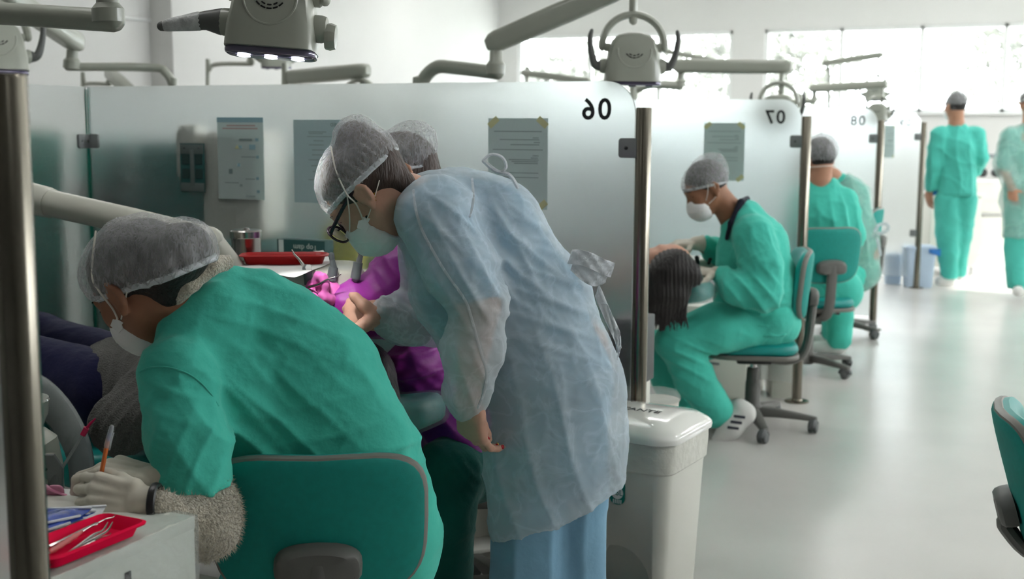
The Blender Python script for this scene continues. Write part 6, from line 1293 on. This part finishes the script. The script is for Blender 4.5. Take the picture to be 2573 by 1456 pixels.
# ------------------------------------------------------------------ 6. long-haired patient of that cubicle
yq = 2.66+PST; p6 = thing('person', 'patient with long black hair hanging off the wrapped headrest', 'person', (-2.3, yq, .55))
h6 = P(1672, 672, 5.32); hd6 = Head(h6, V(-.55, .75, .3), V(.8, .45, 0), 1.0); nk = h6+V(-.8, -.3, .35)*.16
body = hd6.face(nk, .05)+chain([(nk, .06), (Q(-1.95, 0, .72), .1), (Q(-2.2, 0, .68), .11), (Q(-2.45, 0, .66), .12)])
for s_ in (-1, 1): body += chain([(Q(-1.95, s_*.17, .73), .05), (Q(-2.2, s_*.26, .66), .042), (Q(-2.42, s_*.12, .78), .03)])+chain([(Q(-2.5, s_*.09, .66), .07), (Q(-2.9, s_*.10, .70), .055), (Q(-3.35, s_*.09, .62), .042), (Q(-3.42, s_*.09, .70), .035)])
smesh('body', sdf(body, .01, .025), 'skin_light', p6)
smesh('sweater', sdf(chain([(Q(-1.93, 0, .72), .14), (Q(-2.2, 0, .68), .16), (Q(-2.45, 0, .66), .16)])+sum([chain([(Q(-1.95, s_*.17, .73), .07), (Q(-2.2, s_*.27, .67), .065), (Q(-2.40, s_*.13, .78), .045)]) for s_ in (-1, 1)], []), .01, .03), 'sweater_grey', p6)
smesh('trousers', sdf(sum([chain([(Q(-2.48, s_*.085, .66), .11), (Q(-2.9, s_*.10, .70), .08), (Q(-3.33, s_*.09, .63), .06)]) for s_ in (-1, 1)], []), .01, .03), 'pants_navy', p6)
hr = [ell(P(1690, 676, 5.28), (M(58, 5.3), .10, M(50, 5.3)))]+chain([(P(1700, 668, 5.22), .07), (P(1735, 690, 5.2), .045), (P(1752, 704, 5.2), .02)])+chain([(P(1680, 690, 5.22), .085), (P(1668, 740, 5.2), .06), (P(1672, 790, 5.2), .035), (P(1662, 828, 5.2), .012)])+chain([(P(1705, 690, 5.22), .07), (P(1700, 745, 5.2), .05), (P(1708, 790, 5.2), .022), (P(1712, 815, 5.2), .008)])+chain([(P(1650, 700, 5.22), .06), (P(1645, 760, 5.2), .04), (P(1648, 800, 5.2), .014)])
smesh('hair', sdf(hr, .007, .03, post=lambda v: .0025*np.sin((v@RT)*330+3*pnoise(v, 12, 3))), 'hair_black', p6)
st = MB(); rs = np.random.RandomState(4)
for i in range(60):
    x = rs.uniform(1640, 1722); st.tube(spline([P(x, 740, 5.18), P(x+rs.uniform(-6, 6), 780, 5.17), P(x+rs.uniform(-12, 12), 812+rs.uniform(-10, 22), 5.17)], 3), np.linspace(.006, .001, 7), 5)
so2 = st.build('hair_strands', 'hair_black', p6); so2['kind'] = 'stuff'

# ------------------------------------------------------------------ 7, 8. the pair in the cubicle of panel 08
d7 = 7.15; p7 = thing('person', 'person in green seen from behind on the bracketed chair, grey hair cap', 'person', floorat(C3b))
hd7 = Head(P(2058, 402, d7), V(-.35, -.25, .9), V(-.1, .95, .2), 1.0); nk7 = P(2062, 450, d7-.02)
R7 = lambda px: M(px, d7)
f7 = [np.array([C3b[0], C3b[1], .46])+V(-.25, 0, 1)*.42+RT*s_*.12 for s_ in (-1, 1)]
body = hd7.face(nk7, .055)+[cone(nk7, .06, P(2065, 520, d7), .08)]+chain([(P(2070, 520, d7), .09), (P(2075, 700, d7), .09)])+sum([chain([(P(2070+s_*60, 500, d7), .05), (P(2070+s_*80, 590, d7+.05), .042), (P(2050+s_*40, 610, d7+.3), .03)]) for s_ in (-1, 1)], [])
body += sum([chain([(P(2080, 730, d7)+RT*s_*.1, .08), (f, .06), (np.array([f[0], f[1], .08]), .04)]) for s_, f in zip((-1, 1), f7)], [])
smesh('body', sdf(body, .01, .025), 'skin_mid', p7)
smesh('hair', sdf([hd7.E((-.018, 0, .03), (.1, .083, .1))], .009, .02, cuts=[(hd7.L(.05, 0, .05), hd7.f)]), 'hair_black', p7); hd7.cap(p7, [((-.04, 0, .05), (.085, .08, .085))], front=(.1, .0), back=(-.12, -.055), seed=51, res=.009); m7 = hd7.mask(p7)
hd7.strap(m7, [(.02, .08, -.04), (-.05, .07, -.05), (-.085, 0, -.055), (-.05, -.07, -.05), (.02, -.08, -.04)], .004)
smesh('scrub_top', sdf(chain([(P(2066, 480, d7), R7(48)), (P(2070, 540, d7), R7(72)), (P(2075, 640, d7), R7(72)), (P(2078, 720, d7), R7(72))], (AW, .8))+sum([chain([(P(2068+s_*52, 508, d7), R7(38)), (P(2075+s_*66, 590, d7+.02), R7(32)), (P(2060+s_*46, 615, d7+.25), R7(26))]) for s_ in (-1, 1)], []), .009, .04, cuts=[(P(2062, 446, d7), ZZ)], post=allf(crumple(.008, 18, 81), folds(P(2120, 560, d7-.1), .14, V(1, .2, 0), .07, .016, 1., 2))), 'scrub_green', p7)
smesh('trousers', sdf(sum([chain([(P(2080, 735, d7)+RT*s_*.09, .115), (f, .085), (np.array([f[0], f[1], .1]), .07)]) for s_, f in zip((-1, 1), f7)], [])+[cone(P(2080, 725, d7)-RT*.06, .13, P(2080, 725, d7)+RT*.06, .13)], .01, .03), 'scrub_green', p7)
# near leg of the pair, standing on the chair base
d8 = 7.75; p8 = thing('person', 'person in thin pale gown with a bow tied at the back, leaning forward', 'person', floorat(P(2140, 700, d8)))
hd8 = Head(P(2040, 420, d8), V(-.8, -.45, .4), V(-.4, .9, 0), 1.0); nk8 = P(2090, 448, d8); R8 = lambda px: M(px, d8)
lg = PZ(2108, 880, 0.03); lg2 = lg+RT*.02+AW*.25
body = hd8.face(nk8, .055)+[cone(nk8, .06, P(2120, 500, d8), .1)]+chain([(P(2125, 510, d8), .11), (P(2160, 640, d8), .12)])+chain([(P(2110, 520, d8-.15), .05), (P(2090, 590, d8-.1), .042), (P(2050, 600, d8), .03)])+chain([(P(2110, 520, d8+.2), .05), (P(2090, 590, d8+.2), .042), (P(2050, 600, d8+.1), .03)])
smesh('body', sdf(body+chain([(P(2150, 680, d8), .08), (lg+ZZ*.45, .06), (lg+ZZ*.06, .04)])+chain([(P(2150, 680, d8+.1), .08), (lg2+ZZ*.45, .06), (lg2+ZZ*.06, .04)]), .011, .025), 'skin_mid', p8)
hd8.hair(p8, 'hair_black', None, res=.01); hd8.cap(p8, None, seed=61, res=.01); hd8.mask(p8)
t8 = lambda g: chain([(P(2105, 462, d8), R8(34-g)), (P(2122, 500, d8), R8(62-g)), (P(2148, 600, d8), R8(58-g)), (P(2155, 680, d8), R8(58-g))])
ar8 = lambda g: chain([(P(2110, 520, d8-.15), R8(36-g)), (P(2092, 590, d8-.1), R8(32-g)), (P(2052, 602, d8), R8(22-g))])
smesh('scrub_top', sdf(t8(6)+ar8(4), .01, .04, cuts=[(P(2095, 445, d8), nrm(V(-.5, .85, 0)))]), 'scrub_green', p8)
smesh('gown', sdf(t8(0)+ar8(0)+chain([(P(2135, 620, d8-.05), R8(55)), (P(2110, 655, d8-.05), R8(40))]), .01, .04, cuts=[(P(2112, 448, d8), nrm(V(-.6, .8, 0)))], post=allf(crumple(.008, 18, 91), folds(P(2165, 560, d8-.15), .2, V(.9, .3, 0), .08, .018, 1., 2))), 'gown_veil_green', p8)
bw = MB(); [bw.tube(spline([P(*q, d8-.12) for q in pts], 5), .011, 6, flat=(AW, .5)) for pts in ([(2195, 585), (2208, 566), (2228, 564), (2232, 576), (2216, 586), (2196, 588)], [(2196, 588), (2206, 610), (2212, 640)])]; bw.build('waist_bow', 'bow_veil', p8)
smesh('trousers', sdf(chain([(P(2150, 685, d8), .13), (lg+ZZ*.45, .085), (lg+ZZ*.22, .078), (lg+ZZ*.07, .075)])+chain([(P(2150, 685, d8+.1), .13), (lg2+ZZ*.45, .085), (lg2+ZZ*.07, .07)]), .01, .03, cuts=[((0, 0, .045), (0, 0, -1))], post=crumple(.006, 18, 92)), 'scrub_green', p8)
for q in (lg, lg2): smesh('shoe', sdf([cone(np.array([q[0], q[1], .045]), .045, np.array([q[0], q[1], .04])+V(-1, 0, .3)*.14, .036)], .009, .02, cuts=[((0, 0, .003), (0, 0, -1))]), 'shoe_white', p8)

# ------------------------------------------------------------------ 9. man walking away down the aisle
d9 = 11.0; p9 = thing('person', 'man in green scrubs and cap walking away down the aisle', 'person', PZ(2390, 714, 0)); R9 = lambda px: M(px, d9)
hd9 = Head(P(2400, 268, d9), V(-.25, -.08, .95), ZZ, 1.); nk9 = P(2403, 312, d9)
body = hd9.face(nk9, .058)+[cone(nk9, .062, P(2405, 345, d9), .065)]+chain([(P(2405, 350, d9), .075), (P(2403, 480, d9), .08)])+chain([(P(2362, 345, d9), .045), (P(2346, 420, d9), .038), (P(2337, 472, d9+.04), .03)])+chain([(P(2458, 345, d9), .05), (P(2468, 400, d9), .042), (P(2450, 440, d9+.25), .03)])
body += chain([(P(2378, 500, d9), .08), (P(2378, 600, d9), .055), (P(2380, 690, d9), .04)])+chain([(P(2425, 500, d9), .08), (P(2412, 600, d9+.05), .055), (P(2405, 685, d9+.15), .04)])
pr, _ = hand_prims(P(2335, 478, d9+.06), V(.05, -1, 0), V(.8, 0, .3), V(0, 0, 1.), size=1.05); body += pr
smesh('body', sdf(body, .011, .025), 'skin_mid', p9); smesh('hair', sdf([hd9.E((-.018, 0, .03), (.1, .083, .1))], .01, .02, cuts=[(hd9.L(.05, 0, .05), hd9.f)]), 'hair_black', p9)
hd9.cap(p9, None, front=(.1, .03), back=(-.12, -.03), seed=71, res=.01); hd9.mask(p9)
tri = MB(); slab(tri, [(-.03, -.018), (.03, -.018), (0, .025)], P(2397, 272, d9-.135), RT, ZZ, -AW, .004); tri.build('cap_opening', 'hair_black', p9, None)
smesh('scrub_top', sdf(chain([(P(2404, 338, d9), R9(34)), (P(2406, 370, d9), R9(46)), (P(2405, 440, d9), R9(45)), (P(2404, 500, d9), R9(50))], (AW, .75))+chain([(P(2362, 340, d9), R9(24)), (P(2346, 410, d9-.02), R9(19)), (P(2339, 468, d9+.02), R9(16))])+chain([(P(2448, 342, d9), R9(26)), (P(2464, 398, d9), R9(20)), (P(2452, 430, d9+.2), R9(16))]), .010, .028, cuts=[(P(2403, 490, d9), -ZZ), (P(2403, 306, d9), ZZ)], post=allf(crumple(.008, 16, 95), folds(P(2420, 420, d9-.2), .4, RT, .12, .016, .8, 2))), 'scrub_green_pale', p9)
smesh('trousers', sdf(chain([(P(2380, 505, d9), R9(32)), (P(2380, 580, d9), R9(28)), (P(2383, 640, d9), R9(24)), (P(2385, 690, d9), R9(22))])+chain([(P(2424, 505, d9), R9(32)), (P(2416, 590, d9+.05), R9(25)), (P(2408, 685, d9+.15), R9(19))]), .011, .04, cuts=[(P(2400, 700, d9), -ZZ)], post=crumple(.007, 18, 96)), 'scrub_green_pale', p9)
for a_, b_ in (((2390, 704, 0), (2362, 706, 0)), ((2410, 692, .2), (2395, 694, .2))): smesh('shoe', sdf([cone(P(a_[0], a_[1], d9+a_[2]), .055, P(b_[0], b_[1], d9+a_[2]), .045)], .01, .03), 'shoe_white', p9)
bs = thing('blue_folder', 'blue bag carried at the left side of the walking man', 'bag', P(2352, 480, d9+.12)); m = MB(); slab(m, rrect(.1, .26, .03), P(2354, 455, d9+.12), V(1, .1, .3), ZZ, AW, .05, .015); m.build('pouch', 'bag_blue', bs); MB().tube(arc(P(2354, 425, d9+.14), .03, 10, 170, RT, ZZ, 8), .005, 6).build('strap', 'bag_blue', bs)

# ------------------------------------------------------------------ 10. person at the right edge
d0 = 10.2; p0 = thing('person', 'person in pale gown cut off by the right edge of the picture', 'person', PZ(2566, 742, 0)); R0 = lambda px: M(px, d0)
hd0 = Head(P(2592, 262, d0), V(-.1, -.1, -1.), ZZ, 1.); nk0 = P(2590, 308, d0)
body = hd0.face(nk0, .056)+[cone(nk0, .06, P(2585, 350, d0), .1)]+chain([(P(2582, 360, d0), .13), (P(2580, 500, d0), .13)])+chain([(P(2532, 350, d0), .05), (P(2522, 420, d0), .042), (P(2540, 468, d0-.1), .03)])+chain([(P(2640, 350, d0), .05), (P(2650, 420, d0), .042), (P(2640, 480, d0-.1), .03)])
body += chain([(P(2558, 520, d0), .08), (P(2556, 620, d0), .055), (P(2556, 720, d0), .04)])+chain([(P(2605, 520, d0), .08), (P(2607, 620, d0), .055), (P(2608, 720, d0), .04)])
pr, _ = hand_prims(P(2542, 472, d0-.1), V(.15, -1, -.1), V(.6, 0, .6), V(.3, 0, -.9), each=((25, 30, 20),)*4, size=1.05); body += pr
smesh('body', sdf(body, .011, .025), 'skin_mid', p0); hd0.hair(p0, 'hair_brown', None, res=.011); hd0.cap(p0, None, seed=81, res=.011); hd0.mask(p0); hd0.eyes(p0, False)
t0_ = lambda g: chain([(P(2585, 345, d0), R0(40-g)), (P(2582, 390, d0), R0(60-g)), (P(2580, 500, d0), R0(62-g))], (AW, .8))+chain([(P(2540, 345, d0), R0(28-g)), (P(2524, 410, d0-.02), R0(25-g)), (P(2540, 462, d0-.1), R0(20-g))])+chain([(P(2632, 345, d0), R0(28-g)), (P(2648, 410, d0), R0(25-g)), (P(2640, 475, d0-.1), R0(20-g))])
smesh('scrub_top', sdf(t0_(5)[:2]+[t0_(5)[2], t0_(5)[4]], .011, .05, cuts=[(P(2590, 306, d0), ZZ)]), 'scrub_green_pale', p0)
smesh('gown', sdf(t0_(0)+chain([(P(2580, 500, d0), R0(62)), (P(2580, 620, d0), R0(60))], (AW, .8)), .011, .05, cuts=[(P(2590, 306, d0), ZZ), (P(2580, 598, d0), -ZZ)], post=crumple(.01, 15, 97)), 'gown_veil_green', p0)
smesh('trousers', sdf(chain([(P(2558, 530, d0), R0(34)), (P(2556, 620, d0), R0(31)), (P(2556, 712, d0), R0(27))])+chain([(P(2608, 530, d0), R0(34)), (P(2608, 620, d0), R0(29)), (P(2608, 712, d0), R0(26))]), .011, .03, cuts=[(P(2560, 727, d0), -ZZ)], post=crumple(.007, 16, 98)), 'scrub_green_pale', p0)
for x in (2560, 2610): smesh('shoe', sdf([cone(P(x, 730, d0), .05, P(x-3, 734, d0-.16), .042)], .01, .03), 'shoe_white', p0)
